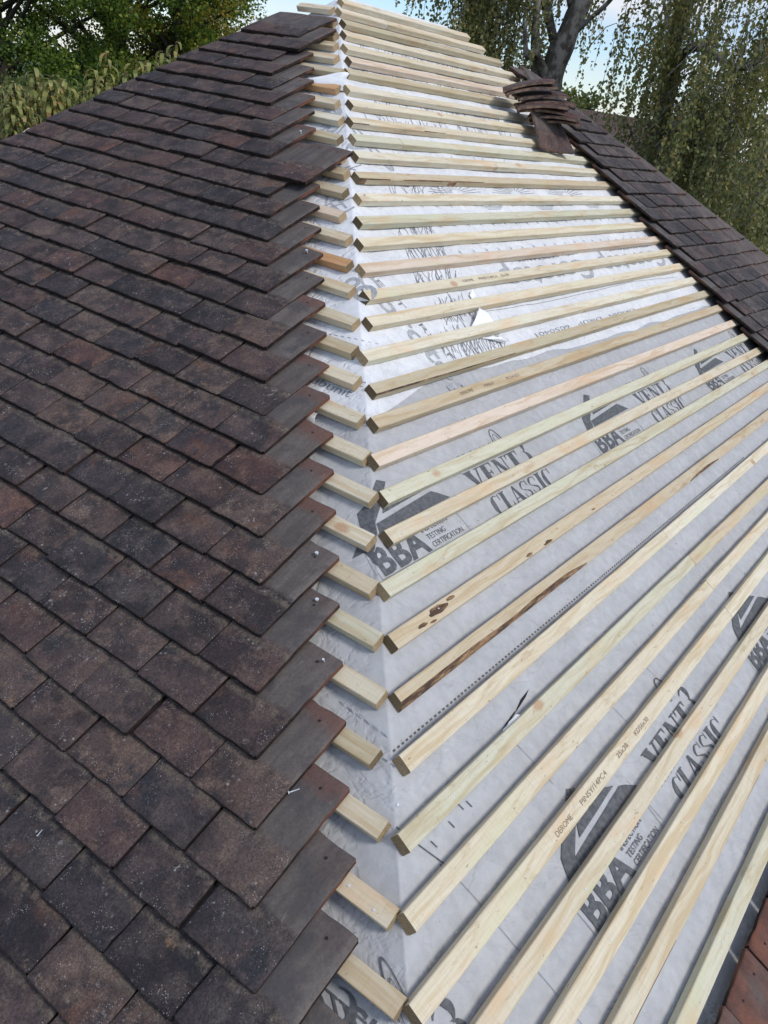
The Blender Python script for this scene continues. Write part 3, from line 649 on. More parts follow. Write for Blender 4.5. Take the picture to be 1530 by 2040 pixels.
for k in sorted(RB):
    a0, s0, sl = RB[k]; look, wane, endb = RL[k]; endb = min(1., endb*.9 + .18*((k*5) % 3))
    a_start = hipR(s0)+a0
    s_mid = s0
    a_end = farR(s0) + .03
    if k == 32: a_end = hipR(s0)+1.135
    if k < 0: a_end = min(a_end, 4.6)
    joint = {1: 1.703, 2: 1.634, 3: 1.569, 4: 1.451, 22: .30, 31: .33}.get(k)
    far_part = None
    if joint:
        aj = a_start + joint - a0; far_part = (aj, a_end); a_end = aj-.0015
    me = batten_mesh(a_end-a_start, 100+k, wane)
    b0 = PR(a_start, s0-.038, .0002); ang = math.atan(sl)
    M = Matrix.Translation(b0) @ MR @ Matrix.Rotation(ang, 4, 'Z')
    o = link('batten', me, mw=M)
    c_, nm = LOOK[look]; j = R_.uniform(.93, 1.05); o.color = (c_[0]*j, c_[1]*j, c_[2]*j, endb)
    n = k+4
    extra = {1: ' with printed grading stamp', 5: ' with dark bark along its lower edge', 6: ' with dark torn knot near the hip', 11: ' carrying a faint stamp', 14: ' with orange knot by its end', -3: ' beside the red tiles', 20: ' with ragged bark edge', 32: ' on the ridge line'}.get(k, '')
    setp(o, f'{nm} batten{extra}, {ordn(n)} up the open right slope', 'roof batten', 'long battens across the open right slope')
    if far_part:
        M2 = M @ Matrix.Translation((far_part[0]-a_start, .0012*((k % 3)-1), 0))
        o2 = link('batten', batten_mesh(far_part[1]-far_part[0], 160+k, 0), mw=M2)
        l2 = {1: 'CREAM', 2: 'PALE', 3: 'TAN', 4: 'CREAM', 22: 'GREEN', 31: 'PALE'}[k]; c2, nm2 = LOOK[l2]; o2.color = (*c2, .6)
        setp(o2, f'{nm2} batten continuing the {ordn(n)} row beyond its joint, right slope', 'roof batten', 'long battens across the open right slope')
    # nails over the rafters
    xs = .14 + .1*((k*37) % 5)/5
    while xs < min(3.2, a_end-a_start):
        if k <= 16 and (k*7+int(xs*10)) % 4:
            nl = nail_head(M @ Matrix.Translation((xs, .019+.006*math.sin(k*3+xs*9), .0255)), .0024, o)
        xs += .42
    if k in (1, 11, 15):
        P_ = {1: [('DEROME', .50), ('PINSY/14PC4', .62), ('25x38', .82), ('KD56x30', .93)], 11: [('DEROME', .42), ('PINSY', .56), ('PC14 KD', .70)], 15: [('DEROME', .55), ('PINSY/14PC4', .66), ('25x38', .82)]}[k]
        for txt, ax in P_:
            bm_ = text_bm(txt, ax, .013, .012*len(txt), .012, .0)
            for v in bm_.verts: v.co.z = .0258
            st = link('printed_stamp', from_bm(bm_, M_STAMP)); st.matrix_world = M; st.parent = o; st.matrix_parent_inverse = M.inverted()
    if k == 6:      # torn dark knot
        for (kx, ky, r0) in ((.175, .022, .026), (.105, .012, .012), (.235, .028, .012), (.14, .006, .008), (.60, .006, .012), (.71, .006, .014), (1.02, .010, .008)):
            bm_ = bmesh.new(); vs = [bm_.verts.new((kx+r0*(1+.5*noise.noise(Vector((math.cos(a)*1.1, math.sin(a)*1.1, kx*50))))*1.5*math.cos(a), max(.002, min(.036, ky+r0*.34*math.sin(a)*(1+.7*noise.noise(Vector((math.cos(a)*1.3, math.sin(a)*1.3, 5)))))), .0256)) for a in [i*math.tau/40 for i in range(40)]]
            bm_.faces.new(vs); st = link('torn_knot', from_bm(bm_, M_BARK)); st.matrix_world = M; st.parent = o; st.matrix_parent_inverse = M.inverted()
for k in sorted(LB):
    a0, s0 = LB[k]; look, endb = LL[k]
    a_start = hipL(s0)+a0; a_end = edgeL(s0)+(.02 if k < 12 else .055+.07*((k*13) % 5)/5)
    ln = a_end-a_start
    me = batten_mesh(ln, 200+k, 0)
    M = Matrix.Translation(PL(a_end, s0-.038, .0002)) @ ML       # x runs towards the hip
    o = link('batten', me, mw=M)
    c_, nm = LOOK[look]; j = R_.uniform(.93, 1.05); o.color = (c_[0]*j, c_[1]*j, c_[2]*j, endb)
    setp(o, f'{nm} batten end poking out from under the edge tiles, {ordn(k)} up the left slope', 'roof batten', 'short batten ends on the tiled left slope')
    if k in (2, 3):
        nail_head(M @ Matrix.Translation((ln-.055-.02*k, .019, .0255)), .0032, o)
        if k == 2: nail_head(M @ Matrix.Translation((ln-.035, .012, .0255)), .0028, o)

# ------------------------------------------------------------------ tiles
TW, TL, TT = .1700, .265, .0135
def tile_mesh(seed, w=TW, ln=TL, cut=0., mats=None, nibs=True, camber=None):
    """x across, y up from the tail, z up; cut = how far the left side slopes in by the head"""
    rr = random.Random(seed)
    xs = [0, .0035] + [w*i/8 for i in range(1, 8)] + [w-.0035, w]; ys = [0, .004] + [ln*i/11 for i in range(1, 11)] + [ln-.004, ln]
    cx = rr.uniform(.0004, .0030); cy = camber if camber is not None else rr.uniform(.0002, .0022); tw = rr.uniform(-.0008, .0008)
    nx, ny = len(xs), len(ys); V = []
    def edge(i, j):      # chipped, slightly wavy outline
        dx = dy = 0
        if i in (0, nx-1):
            q = abs(noise.noise(Vector((ys[j]*38, i*3.3, seed*2.7))))*.0026 + max(0, noise.noise(Vector((ys[j]*17, i*5.1, seed*1.9)))-.38)*.012
            dx = q if i == 0 else -q
        if j in (0, ny-1):
            q = abs(noise.noise(Vector((xs[i]*42, j*3.3, seed*4.3))))*.0042 + max(0, noise.noise(Vector((xs[i]*19, j*5.1, seed*2.9)))-.36)*.014
            dy = q if j == 0 else -q*1.3
        if i in (0, nx-1) and j in (0, ny-1):
            c = rr.uniform(.0015, .006); dx += c*(1 if i == 0 else -1); dy += c*(1 if j == 0 else -1)
            if rr.random() < .16: dx += (1 if i == 0 else -1)*rr.uniform(.004, .010); dy += (1 if j == 0 else -1)*rr.uniform(.004, .010)
        return dx, dy
    E = {}
    for top in (1, 0):
        for j in range(ny):
            for i in range(nx):
                if (i, j) not in E: E[i, j] = edge(i, j)
                dx, dy = E[i, j]
                x = xs[i]+dx; y = ys[j]+dy
                if cut: x = x + max(0, cut*(y/ln))*(1-xs[i]/w)
                z = -cx*((x-w/2)/(w/2))**2 - cy*((y-ln/2)/(ln/2))**2 + cy + tw*(x-w/2)*(y-ln/2)/(w*ln)*4
                z += noise.noise(Vector((x*30, y*30, seed*1.3)))*.0005
                if top:
                    z += TT
                    if i in (0, nx-1) or j in (0, ny-1): z -= .0022
                elif i in (0, nx-1) or j in (0, ny-1): z += .001
                V.append((x, y, z))
    F = []; mi = []
    for j in range(ny-1):
        for i in range(nx-1):
            a = j*nx+i; F.append((a, a+1, a+nx+1, a+nx)); mi.append(0)
            b_ = nx*ny+a; F.append((b_, b_+nx, b_+nx+1, b_+1)); mi.append(1)
    o_ = nx*ny
    for i in range(nx-1):
        F.append((i, o_+i, o_+i+1, i+1)); mi.append(1); a = (ny-1)*nx+i; F.append((a, a+1, o_+a+1, o_+a)); mi.append(1)
    for j in range(ny-1):
        a = j*nx; F.append((a, a+nx, o_+a+nx, o_+a)); mi.append(1); a = j*nx+nx-1; F.append((a, o_+a, o_+a+nx, a+nx)); mi.append(1)
    if nibs:
        for nx0 in (w*.22, w*.62):
            x0, x1, y0, y1, z0, z1 = nx0, nx0+.026, ln-.018, ln-.006, -.012, .0005
            q = len(V); V += [(x0, y0, z1), (x1, y0, z1), (x1, y1, z1), (x0, y1, z1), (x0+.003, y0+.002, z0), (x1-.003, y0+.002, z0), (x1-.003, y1-.002, z0), (x0+.003, y1-.002, z0)]
            F += [(q+4, q+5, q+1, q), (q+5, q+6, q+2, q+1), (q+6, q+7, q+3, q+2), (q+7, q+4, q, q+3), (q+7, q+6, q+5, q+4)]; mi += [1]*5
    # nail holes near the head
    for hx in (w*.27, w*.74):
        q = len(V); r = .0030; hy = ln-.034+rr.uniform(-.003, .003); hz = TT + .0012 - cx*((hx-w/2)/(w/2))**2 - cy*((hy-ln/2)/(ln/2))**2 + cy
        V += [(hx+r*math.cos(a), hy+r*math.sin(a), hz) for a in [i*math.tau/10 for i in range(10)]]; F.append(tuple(range(q, q+10))); mi.append(2)
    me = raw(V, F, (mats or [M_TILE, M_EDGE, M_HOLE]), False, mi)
    sm = [m_ == 0 for m_ in mi]; me.polygons.foreach_set('use_smooth', sm)
    return me
VAR = [tile_mesh(11+i) for i in range(28)]
TILT = math.atan(.140)
G_TILE_L = 'old clay tiles on the left slope'; G_TILE_R = 'old clay tiles on the right of the bare slope'
tile_objs = []; spare = []
def tile_visible(M, w):
    pts = [M @ Vector((x, y, TT)) for x in (0, w) for y in (0, .11)]
    return inview(pts, 2)
def tile_matrix(basis, P, rr, lift=None):
    return Matrix.Translation(P) @ basis @ Matrix.Rotation(rr.gauss(0, .010), 4, 'Z') @ Matrix.Rotation(-TILT + rr.gauss(0, .006), 4, 'X') @ Matrix.Rotation(rr.gauss(0, .010), 4, 'Y')
rr = random.Random(21)
RED_L = {(22, 6): .1, (4, 5): .75, (8, 1): .8}
TONES = ['dark', 'mottled', 'speckled', 'plum-grey', 'blackish', 'brownish']
WP = .1722
for k in range(-5, 29):
    s = -.008 + .1003*k
    tip = .315 + .0022*k + cL*s
    if k >= 27: tip -= .150
    amax = edgeL(s+.05)
    i = 0
    while True:
        ar = tip + i*WP + rr.gauss(0, .0012)          # right side of this tile
        al = ar + TW
        e_lo = edgeL(s)-.01; e_hi = edgeL(s+TL)-.01
        if ar > e_lo-.03: break
        y = s + rr.gauss(0, .0026)
        h = .0620 + abs(rr.gauss(0, .0022))
        tone = TONES[rr.randrange(6)]
        if al > e_lo:     # last tile, cut along the verge
            w = max(.05, e_lo-ar); me = tile_mesh(500+k*7+i, w, cut=.07 if w > .09 else .03, nibs=False)
        else:
            w = TW; me = VAR[rr.randrange(len(VAR))]
        M = tile_matrix(ML, PL(ar+w, y, h), rr)
        if tile_visible(M, w): tile_objs.append((me, M, k, i, 'L', tone, w < TW))
        else: spare.append((me, M))
        i += 1
        if i > 30: break
# right-hand tiled strip
for k in range(-11, 28):
    s = .1003*k
    left = (4.012 if k % 2 else 4.105) if k < 25 else {25: 4.23, 26: 4.16, 27: 4.10}[k]
    i = 0
    while True:
        al = left + i*WP + rr.gauss(0, .0012)
        e_lo = farR(s)-.015
        if al > e_lo-.03: break
        y = s+rr.gauss(0, .0028); h = .0620+abs(rr.gauss(0, .0022)); tone = TONES[rr.randrange(6)]
        if al+TW > e_lo:
            w = max(.05, e_lo-al); me = tile_mesh(900+k*7+i, w, nibs=False)
        else: w = TW; me = VAR[rr.randrange(len(VAR))]
        M = tile_matrix(MR, PR(al, y, h), rr)
        if tile_visible(M, w): tile_objs.append((me, M, k, i, 'R', tone, w < TW))
        else: spare.append((me, M))
        i += 1
print('TILES in view', len(tile_objs), 'spare', len(spare))
def size_of(M):
    c = M @ Vector((.08, .05, 0)); return (c-CAM).length
tile_objs.sort(key=lambda r: size_of(r[1]))
if len(tile_objs) > 285:
    spare_far = tile_objs[285:]; tile_objs = tile_objs[:285]
else: spare_far = []
for me, M, k, i, side, tone, iscut in tile_objs:
    o = link('clay_tile', me, mw=M)
    red = 1.0
    if side == 'L' and (k, i) in RED_L: red = RED_L[k, i]
    o.color = (1, red, rr.uniform(.75, 1.) if side == 'L' else rr.uniform(.2, .6), 1)
    if side == 'L':
        row = k+4
        if i == 0: lab = f'{tone} clay edge tile beside the bare strip, {ordn(max(1, row))} course up the left slope'
        elif iscut: lab = f'cut clay tile ending the {ordn(max(1, row))} course up, at the far left edge'
        else: lab = f'{tone} clay tile, {ordn(i+1)} from the bare strip in the {ordn(max(1, row))} course up, left slope'
        if k >= 26 and False: pass
    else:
        row = k-6
        lab = (f'{tone} clay tile at the open edge, {ordn(max(1, row))} course up the right strip' if i == 0 else f'{tone} clay tile, {ordn(i+1)} across in the {ordn(max(1, row))} course up the right strip')
    if red < .9: lab = 'reddish ' + lab
    setp(o, lab, 'roof tile', G_TILE_L if side == 'L' else G_TILE_R, 'thing')
def join(lst, name, label, cat, group=None):
    bm = bmesh.new()
    for me, M in lst:
        m2 = me.copy(); m2.transform(M); bm.from_mesh(m2); bpy.data.meshes.remove(m2)
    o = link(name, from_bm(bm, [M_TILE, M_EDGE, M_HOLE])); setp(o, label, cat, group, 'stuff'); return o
if spare: join(spare, 'roof_tiling', 'rest of the dark clay tiling running on beyond the picture', 'roof tiling')
if spare_far: join([(r[0], r[1]) for r in spare_far], 'roof_tiling', 'smallest far dark clay tiles high on the two slopes', 'roof tiling')
# wide tile laid loose over the courses beside the hip
me = tile_mesh(77, .175, .265); M = Matrix.Translation(PL(1.781+.170, 1.895, .072)) @ ML @ Matrix.Rotation(-TILT*.85, 4, 'X')
o = link('clay_tile', me, mw=M); o.color = (1, 1, 1, 1); setp(o, 'large clay tile jutting out towards the hip from the middle of the left edge', 'roof tile', G_TILE_L, 'thing')
# red tiles at the bottom right, heads along a straight line
for j in range(2):
    for i in range(-1, 6):
        a = 1.027 - .345 + .1725*i - (.086 if j else 0); s_head = -.333 - .1*j
        me = tile_mesh(300+i+10*j, mats=[M_REDT, M_EDGE, M_HOLE], nibs=False)
        M = Matrix.Translation(PR(a, s_head-TL, .052 - .016*j)) @ MR @ Matrix.Rotation(-.09+rr.gauss(0, .003), 4, 'X') @ Matrix.Rotation(rr.gauss(0, .006), 4, 'Z')
        if j == 0:
            o = link('clay_tile', me, mw=M); o.color = (1, 1, 1, 1)
            setp(o, f'brick-red clay tile in the bottom right corner, {ordn(i+2)} along its row from the left', 'roof tile', 'red tiles below the open battens', 'thing')

# stack of spare tiles on the right, and the tile it leans on
M_CLAY = simple('clean_clay_edge', (.085, .060, .048), .9, (.25, .16, .115), 30, .6, .002)
def place_tile(seed, M, label, red=.6, camber=.004):
    me = tile_mesh(seed, camber=camber, mats=[M_TILE, M_CLAY, M_HOLE])
    o = link('clay_tile', me, mw=M @ Matrix.Translation((-TW/2, -TL/2, 0))); o.color = (1, red, 1, 1)
    setp(o, label, 'roof tile', 'spare tiles stacked on the battens', 'thing'); return o
def standing(seed, a, s_, back, az, lift, label, h=.027):
    az = math.radians(az); lift = math.radians(lift); back = math.radians(back)
    ax = Vector((math.sin(az)*math.cos(lift), math.cos(az)*math.cos(lift), math.sin(lift))); fw = Vector((-math.cos(az), math.sin(az), 0))
    up_ = Z*math.cos(back) + fw*math.sin(back); up_ = (up_ - ax*up_.dot(ax)).normalized(); zz = ax.cross(up_)
    me = tile_mesh(seed, camber=.004, mats=[M_TILE, M_CLAY, M_HOLE]); o = link('clay_tile', me, mw=Matrix.Translation(PR(a, s_, h)) @ mat4(ax, up_, zz)); o.color = (1, .9, 1, 1)
    setp(o, label, 'roof tile', 'spare tiles stacked on the battens', 'thing')
standing(401, 3.600, 2.242, 50, 66, 3, 'dark tile propped upright on a batten, facing out below the tile stack')
standing(402, 3.520, 2.262, 40, 62, -4, 'brown tile standing behind the upright dark one, its red edge showing')
h_r = Vector((math.cos(math.radians(18)), -math.sin(math.radians(18)), 0)); h_f = Vector((math.sin(math.radians(18)), math.cos(math.radians(18)), 0))
ty = -(h_r*math.cos(math.radians(6)) + Z*math.sin(math.radians(6))); tx = (h_f*math.cos(math.radians(7)) + Z*math.sin(math.radians(7))); tz = tx.cross(ty).normalized(); tx = ty.cross(tz).normalized()
MS = mat4(tx, ty, tz)
c0 = Vector((1.215, 4.02, 1.335))
for q in range(8):
    sh = -.010*q - (.035 if q >= 5 else 0)
    p = c0 + h_r*(sh+rr.uniform(-.034, .034)) + h_f*rr.uniform(-.035, .035) + tz*(.0195*q + (.010 if q >= 5 else 0))
    M = Matrix.Translation(p) @ MS @ Matrix.Rotation(rr.uniform(-.32, .32), 4, 'Z') @ Matrix.Rotation(rr.uniform(-.06, .06) - (.16 if q >= 6 else 0), 4, 'X') @ Matrix.Rotation(rr.uniform(-.07, .07), 4, 'Y')
    place_tile(410+q, M, f'clay tile in the leaning stack on the right, {ordn(q+1)} from its bottom', .7, .013)
place_tile(430, Matrix.Translation(Vector((1.262, 4.50, 1.50))) @ MR @ Matrix.Rotation(-.5, 4, 'Z'), 'dark tile lying loose behind the top of the stack', 1)

# nails through tile heads and on the membrane
def nail_at(P, basis, label, r=.0045, tilt=0.):
    M = Matrix.Translation(P) @ basis @ Matrix.Rotation(tilt, 4, 'X')
    o = nail_head(M, r); setp(o, label, 'nail', 'bright nails'); return o
nail_at(PL(.781, .734, .0545), ML, 'white nail head in the red patch of an edge tile on the left')
nail_at(PL(.702, .638, .0545), ML, 'white nail head in the edge tile just below the red-patched one')
nail_at(PL(.599, .532, .053), ML, 'dull nail head in a left edge tile two below the red-patched one', .003)
nail_at(PL(1.551, 1.627, .055), ML, 'white nail head in an edge tile halfway up the left slope', .0042)
nail_at(PL(2.001, 2.150, .093), ML, 'white nail head at the top of the large jutting tile', .0042)
nail_at(PR(.332, .371, .0012), MR, 'single nail head lying on the grey membrane at the hip', .0035)
def loose_nail(P, basis, rz, label, k=1.):
    bm = bmesh.new(); bmesh.ops.create_cone(bm, cap_ends=True, segments=8, radius1=.0014, radius2=.0009, depth=.021, matrix=Matrix.Rotation(math.pi/2, 4, 'Y'))
    bmesh.ops.create_cone(bm, cap_ends=True, segments=10, radius1=.0034, radius2=.0034, depth=.0013, matrix=Matrix.Translation((-.0105, 0, 0)) @ Matrix.Rotation(math.pi/2, 4, 'Y'))
    o = link('nail', from_bm(bm, M_NAIL)); o.matrix_world = Matrix.Translation(P) @ basis @ Matrix.Rotation(rz, 4, 'Z') @ Matrix.Scale(k, 4); setp(o, label, 'nail', 'bright nails')
loose_nail(PL(.472, .290, .057), ML, .9, 'bright nail lying loose on an edge tile low on the left')
loose_nail(PL(.822, -.036, .078), ML, 1.6, 'short bright nail lying on a tile at the bottom left', .6)

# sawdust and crumbs lying along the battens
def crumbs(name, spots, n, mat, label, seed, big=.0016):
    r = np.random.default_rng(seed); V = []
    for (a0, a1, s0, sl, w) in spots:
        for _ in range(n):
            a = r.uniform(a0, a1); s = s0+sl*(a-a0)+abs(r.normal(0, w)); z = .001; e = r.uniform(.3, 1)*big
            c = PR(a, s, z); p = [c+Vector(r.normal(0, e, 3)) for _ in range(3)]
            V += [tuple(p[0]), tuple(p[1]), tuple(p[2])]
    o = link(name, quads(np.array(V), 3, mat)); setp(o, label, 'sawdust', kind='stuff')
crumbs('sawdust', [(.15, 1.3, .1395, .0007, .004), (.5, 2.2, -.159, .001, .006), (.5, 1.2, .4405, 0, .003)], 520, M_DUST, 'pale sawdust lying along the upper edges of the battens', 5, .0013)
crumbs('grit', [(0.0, 3.2, .14+.1*q, 0, .02) for q in range(-2, 10)], 26, M_CRUMB, 'dark grit and bark crumbs scattered on the grey membrane', 8, .0016)

# ------------------------------------------------------------------ vegetation
def leaf_mat(name, stops, trans=.35, rough=.55):
    m, t, b = newmat(name); gi = t.nodes.new('ShaderNodeNewGeometry'); rp = t.nodes.new('ShaderNodeValToRGB')
    els = rp.color_ramp.elements; els[0].position = stops[0][0]; els[0].color = (*stops[0][1], 1); els[1].position = stops[1][0]; els[1].color = (*stops[1][1], 1)
    for p_, c_ in stops[2:]:
        e = els.new(p_); e.color = (*c_, 1)
    t.links.new(gi.outputs['Random Per Island'], rp.inputs[0])
    tcn = t.nodes.new('ShaderNodeTexCoord'); n = noise_(t, tcn.outputs['Object'], .9, 3, .6)
    col = mixc(t, ramp(t, n, .35, .65, 0, .5), rp.outputs[0], mixc(t, 1., rp.outputs[0], (1.35, 1.2, .7), 'MULTIPLY'))
    t.links.new(col, b.inputs['Base Color']); b.inputs['Roughness'].default_value = rough
    tr = t.nodes.new('ShaderNodeBsdfTranslucent'); t.links.new(col, tr.inputs[0]); ms = t.nodes.new('ShaderNodeMixShader'); ms.inputs[0].default_value = trans
    out = [n_ for n_ in t.nodes if n_.type == 'OUTPUT_MATERIAL'][0]
    t.links.new(b.outputs[0], ms.inputs[1]); t.links.new(tr.outputs[0], ms.inputs[2]); t.links.new(ms.outputs[0], out.inputs[0]); return m
def leaves(P, D, ln, wd, rng):
    """rhombic leaves: base P, axis D"""
    n = len(P); D = D/np.linalg.norm(D, axis=1, keepdims=True)
    R = rng.normal(size=(n, 3)); S_ = np.cross(D, R); S_ /= np.linalg.norm(S_, axis=1, keepdims=True)
    l = (ln*rng.uniform(.6, 1.25, n))[:, None]; w = l*wd
    N_ = np.cross(D, S_)
    A = P; B = P+D*l*.42+S_*w+N_*l*.06; C = P+D*l; E = P+D*l*.42-S_*w+N_*l*.06
    return np.stack([A, B, C, E], 1).reshape(-1, 3)
def tube(bm, pts, rad, seg=8):
    pts = [Vector(p) for p in pts]; prev = None
    for i, p in enumerate(pts):
        d = (pts[min(i+1, len(pts)-1)]-pts[max(i-1, 0)]).normalized()
        a = d.orthogonal().normalized() if prev is None else (prev-d*prev.dot(d)).normalized()
        prev = a; b_ = d.cross(a)
        r = rad[i] if hasattr(rad, '__len__') else rad
        ring_ = [bm.verts.new(p+(a*math.cos(q*math.tau/seg)+b_*math.sin(q*math.tau/seg))*r*(1+.07*math.sin(q*2.3+i))) for q in range(seg)]
        if i:
            for q in range(seg): bm.faces.new((last[q], last[(q+1) % seg], ring_[(q+1) % seg], ring_[q]))
        last = ring_
def smooth_path(pts, n=6):
    out = []; P = [Vector(p) for p in pts]
    for i in range(len(P)-1):
        a, b_, c, d = P[max(0, i-1)], P[i], P[i+1], P[min(len(P)-1, i+2)]
        for k in range(n):
            t_ = k/n; out.append(.5*((2*b_)+(c-a)*t_+(2*a-5*b_+4*c-d)*t_*t_+(3*b_-a-3*c+d)*t_**3))
    out.append(P[-1]); return out
def pol(az, D, z):
    a = math.radians(az); return Vector((CAM.x+D*math.sin(a), CAM.y+D*math.cos(a), z))
def bark_mat(name, c1, c2, sc=7):
    m, t, b = newmat(name); tcn = t.nodes.new('ShaderNodeTexCoord'); v = tcn.outputs['Object']
    n = noise_(t, mapping(t, v, (sc, sc, sc*.8)), 1, 5, .65); n2 = noise_(t, mapping(t, v, (30, 30, 8)), 1, 4, .7)
    col = mixc(t, ramp(t, n, .42, .58), c1, c2); col = mixc(t, ramp(t, n2, .5, .7, 0, .6), col, tuple(x*.4 for x in c2))
    t.links.new(col, b.inputs['Base Color']); b.inputs['Roughness'].default_value = .9; bump(t, b, n2, .7, .02); return m
M_BIRCH = bark_mat('birch_bark', (.24, .225, .20), (.075, .065, .055)); M_DBARK = bark_mat('dark_bark', (.06, .048, .035), (.03, .025, .02))
M_LBIRCH = leaf_mat('birch_leaf', [(0, (.11, .135, .055)), (.35, (.19, .225, .09)), (.7, (.28, .30, .14)), (.93, (.38, .34, .15)), (1, (.42, .30, .10))], .5)
M_LDARK = leaf_mat('dark_leaf', [(0, (.03, .065, .014)), (.4, (.085, .16, .028)), (.8, (.19, .29, .045)), (1, (.32, .36, .06))], .5)
M_LAUT = leaf_mat('autumn_leaf', [(0, (.07, .12, .022)), (.4, (.16, .21, .035)), (.7, (.30, .27, .045)), (1, (.50, .30, .05))], .5)
M_LBUSH = leaf_mat('bush_leaf', [(0, (.05, .08, .028)), (.5, (.10, .145, .05)), (1, (.16, .20, .075))], .3)
M_LCHEST = leaf_mat('drooping_leaf', [(0, (.11, .14, .04)), (.4, (.21, .24, .075)), (.8, (.33, .33, .12)), (1, (.34, .20, .10))], .35, .45)
M_LLIGHT = leaf_mat('light_leaf', [(0, (.05, .08, .02)), (.6, (.10, .14, .035)), (1, (.17, .19, .06))], .4)

def make_tree(name, label, cat, base, trunk_bm, crown_mesh, group=None, bark=M_DBARK):
    r = bpy.data.objects.new(name, None); COL.objects.link(r); r.location = base; setp(r, label, cat, group)
    bpy.context.view_layer.update()
    inv = Matrix.Translation(-Vector(base))
    for nm, me in (('trunk', from_bm(trunk_bm, bark, True)), ('crown', crown_mesh)):
        me.transform(inv); link(nm, me, r)
    return r
def weeping(name, label, trunk, limbs, hang, rng, leafmat, ln=.050, twigmat=M_DBARK, dens=.019, group=None):
    """hang: list of (az0,az1,D0,D1,z0,z1,L0,L1,count) curtains of hanging twigs"""
    bm = bmesh.new()
    tp = smooth_path([p for p, r in trunk]); rr_ = np.interp(np.linspace(0, len(trunk)-1, len(tp)), range(len(trunk)), [r for p, r in trunk]); tube(bm, tp, list(rr_), 10)
    for lb in limbs:
        lp = smooth_path([p for p, r in lb]); rl = np.interp(np.linspace(0, len(lb)-1, len(lp)), range(len(lb)), [r for p, r in lb]); tube(bm, lp, list(rl), 6)
    P = []; D = []
    for (az0, az1, D0, D1, z0, z1, L0, L1, cnt) in hang:
        for cl in range(int(cnt*1.45)//7):
            caz = rng.uniform(az0, az1); cD = rng.uniform(D0, D1); cz = rng.uniform(z0, z1)
            # a side branch arching out, carrying several twigs
            bdir = rng.normal(0, 1, 2); bdir /= np.linalg.norm(bdir)
            Lb = rng.uniform(.35, .75); c0 = pol(caz, cD, cz)
            pb = [c0 + Vector((bdir[0], bdir[1], 0))*Lb*u_ + Vector((0, 0, .25*math.sin(math.pi*u_*.7)-.35*u_*u_)) for u_ in (-.2, .2, .5, .8, 1.05)]
            tube(bm, pb, [.006, .005, .004, .003, .0015], 4)
            for q in range(7):
                u_ = rng.uniform(.0, 1.05); st = c0 + Vector((bdir[0], bdir[1], 0))*Lb*u_ + Vector((0, 0, .25*math.sin(math.pi*u_*.7)-.35*u_*u_)) + Vector(rng.normal(0, .05, 3))
                if noise.noise(st*1.25) < -.06: continue
                Ls = rng.uniform(L0, L1); sw = rng.normal(0, .07, 2); nl = int(Ls/dens)
                tt = np.sort(rng.uniform(0, 1, nl)); x = st.x+sw[0]*Ls*tt**1.3; y = st.y+sw[1]*Ls*tt**1.3; z = st.z-Ls*tt
                pts = np.stack([x, y, z], 1)+rng.normal(0, .022, (nl, 3)); P.append(pts)
                d = rng.normal(0, .55, (nl, 3)); d[:, 2] -= .8; D.append(d)
                if q % 2 == 0: tube(bm, [st, st+Vector((sw[0]*Ls*.4, sw[1]*Ls*.4, -Ls*.5)), st+Vector((sw[0]*Ls, sw[1]*Ls, -Ls))], [.004, .003, .0015], 3)
    P = np.concatenate(P); D = np.concatenate(D); print(name, 'leaves', len(P))
    return make_tree(name, label, 'tree', trunk[0][0], bm, quads(leaves(P, D, ln, .36, rng), 4, leafmat), group, M_BIRCH)
rng = np.random.default_rng(4)
tD = 12.0
trunk = [(pol(15.6, tD, GZ-.1), .30), (pol(17.0, tD, -1.), .25), (pol(17.8, tD, 1.2), .185), (pol(18.1, tD, 1.9), .150), (pol(18.55, tD, 2.35), .125), (pol(19.0, tD, 2.8), .11), (pol(19.8, tD, 4.0), .09), (pol(20.5, tD, 6.0), .05)]
limbs = [[(pol(17.75, tD, 1.1), .07), (pol(17.1, tD-.1, 1.75), .055), (pol(16.4, tD-.2, 2.5), .045), (pol(15.8, tD-.2, 3.6), .03), (pol(14.5, tD, 4.6), .015)],
         [(pol(18.0, tD, 1.7), .06), (pol(16.9, tD-.3, 2.0), .05), (pol(16.4, tD-.5, 1.95), .035), (pol(15.9, tD-.5, 2.3), .02)],
         [(pol(18.7, tD, 2.45), .05), (pol(17.9, tD, 2.75), .035), (pol(17.5, tD, 3.2), .03), (pol(16.5, tD, 4.2), .015)],
         [(pol(18.6, tD, 2.25), .045), (pol(19.5, tD-.1, 2.45), .03), (pol(20.6, tD-.2, 2.72), .022), (pol(22., tD-.2, 3.3), .012)],
         [(pol(18.2, tD, 2.0), .06), (pol(14, tD+.5, 3.8), .04), (pol(11.5, tD+.5, 4.6), .02)]]
weeping('weeping_birch', 'weeping birch with leaning grey trunk rising behind the tile stack', trunk, limbs,
        [(12.5, 16.4, 11.3, 12.9, 2.0, 4.6, .7, 2.0, 360), (10.8, 13.0, 11.3, 12.5, 2.6, 4.4, .4, 1.2, 90), (12.0, 16.8, 12.2, 13.4, .6, 2.2, .7, 1.5, 200), (16.2, 18.4, 12.1, 12.9, 2.7, 4.2, .5, 1.1, 60), (19.4, 21.5, 11.8, 12.6, 3.3, 4.2, .3, .9, 28), (19.6, 20.3, 11.9, 12.2, 2.2, 2.6, .3, .7, 7), (17.8, 19.6, 12.0, 12.4, 3.3, 4.2, .3, .6, 28)], rng, M_LBIRCH)
tE = 11.5
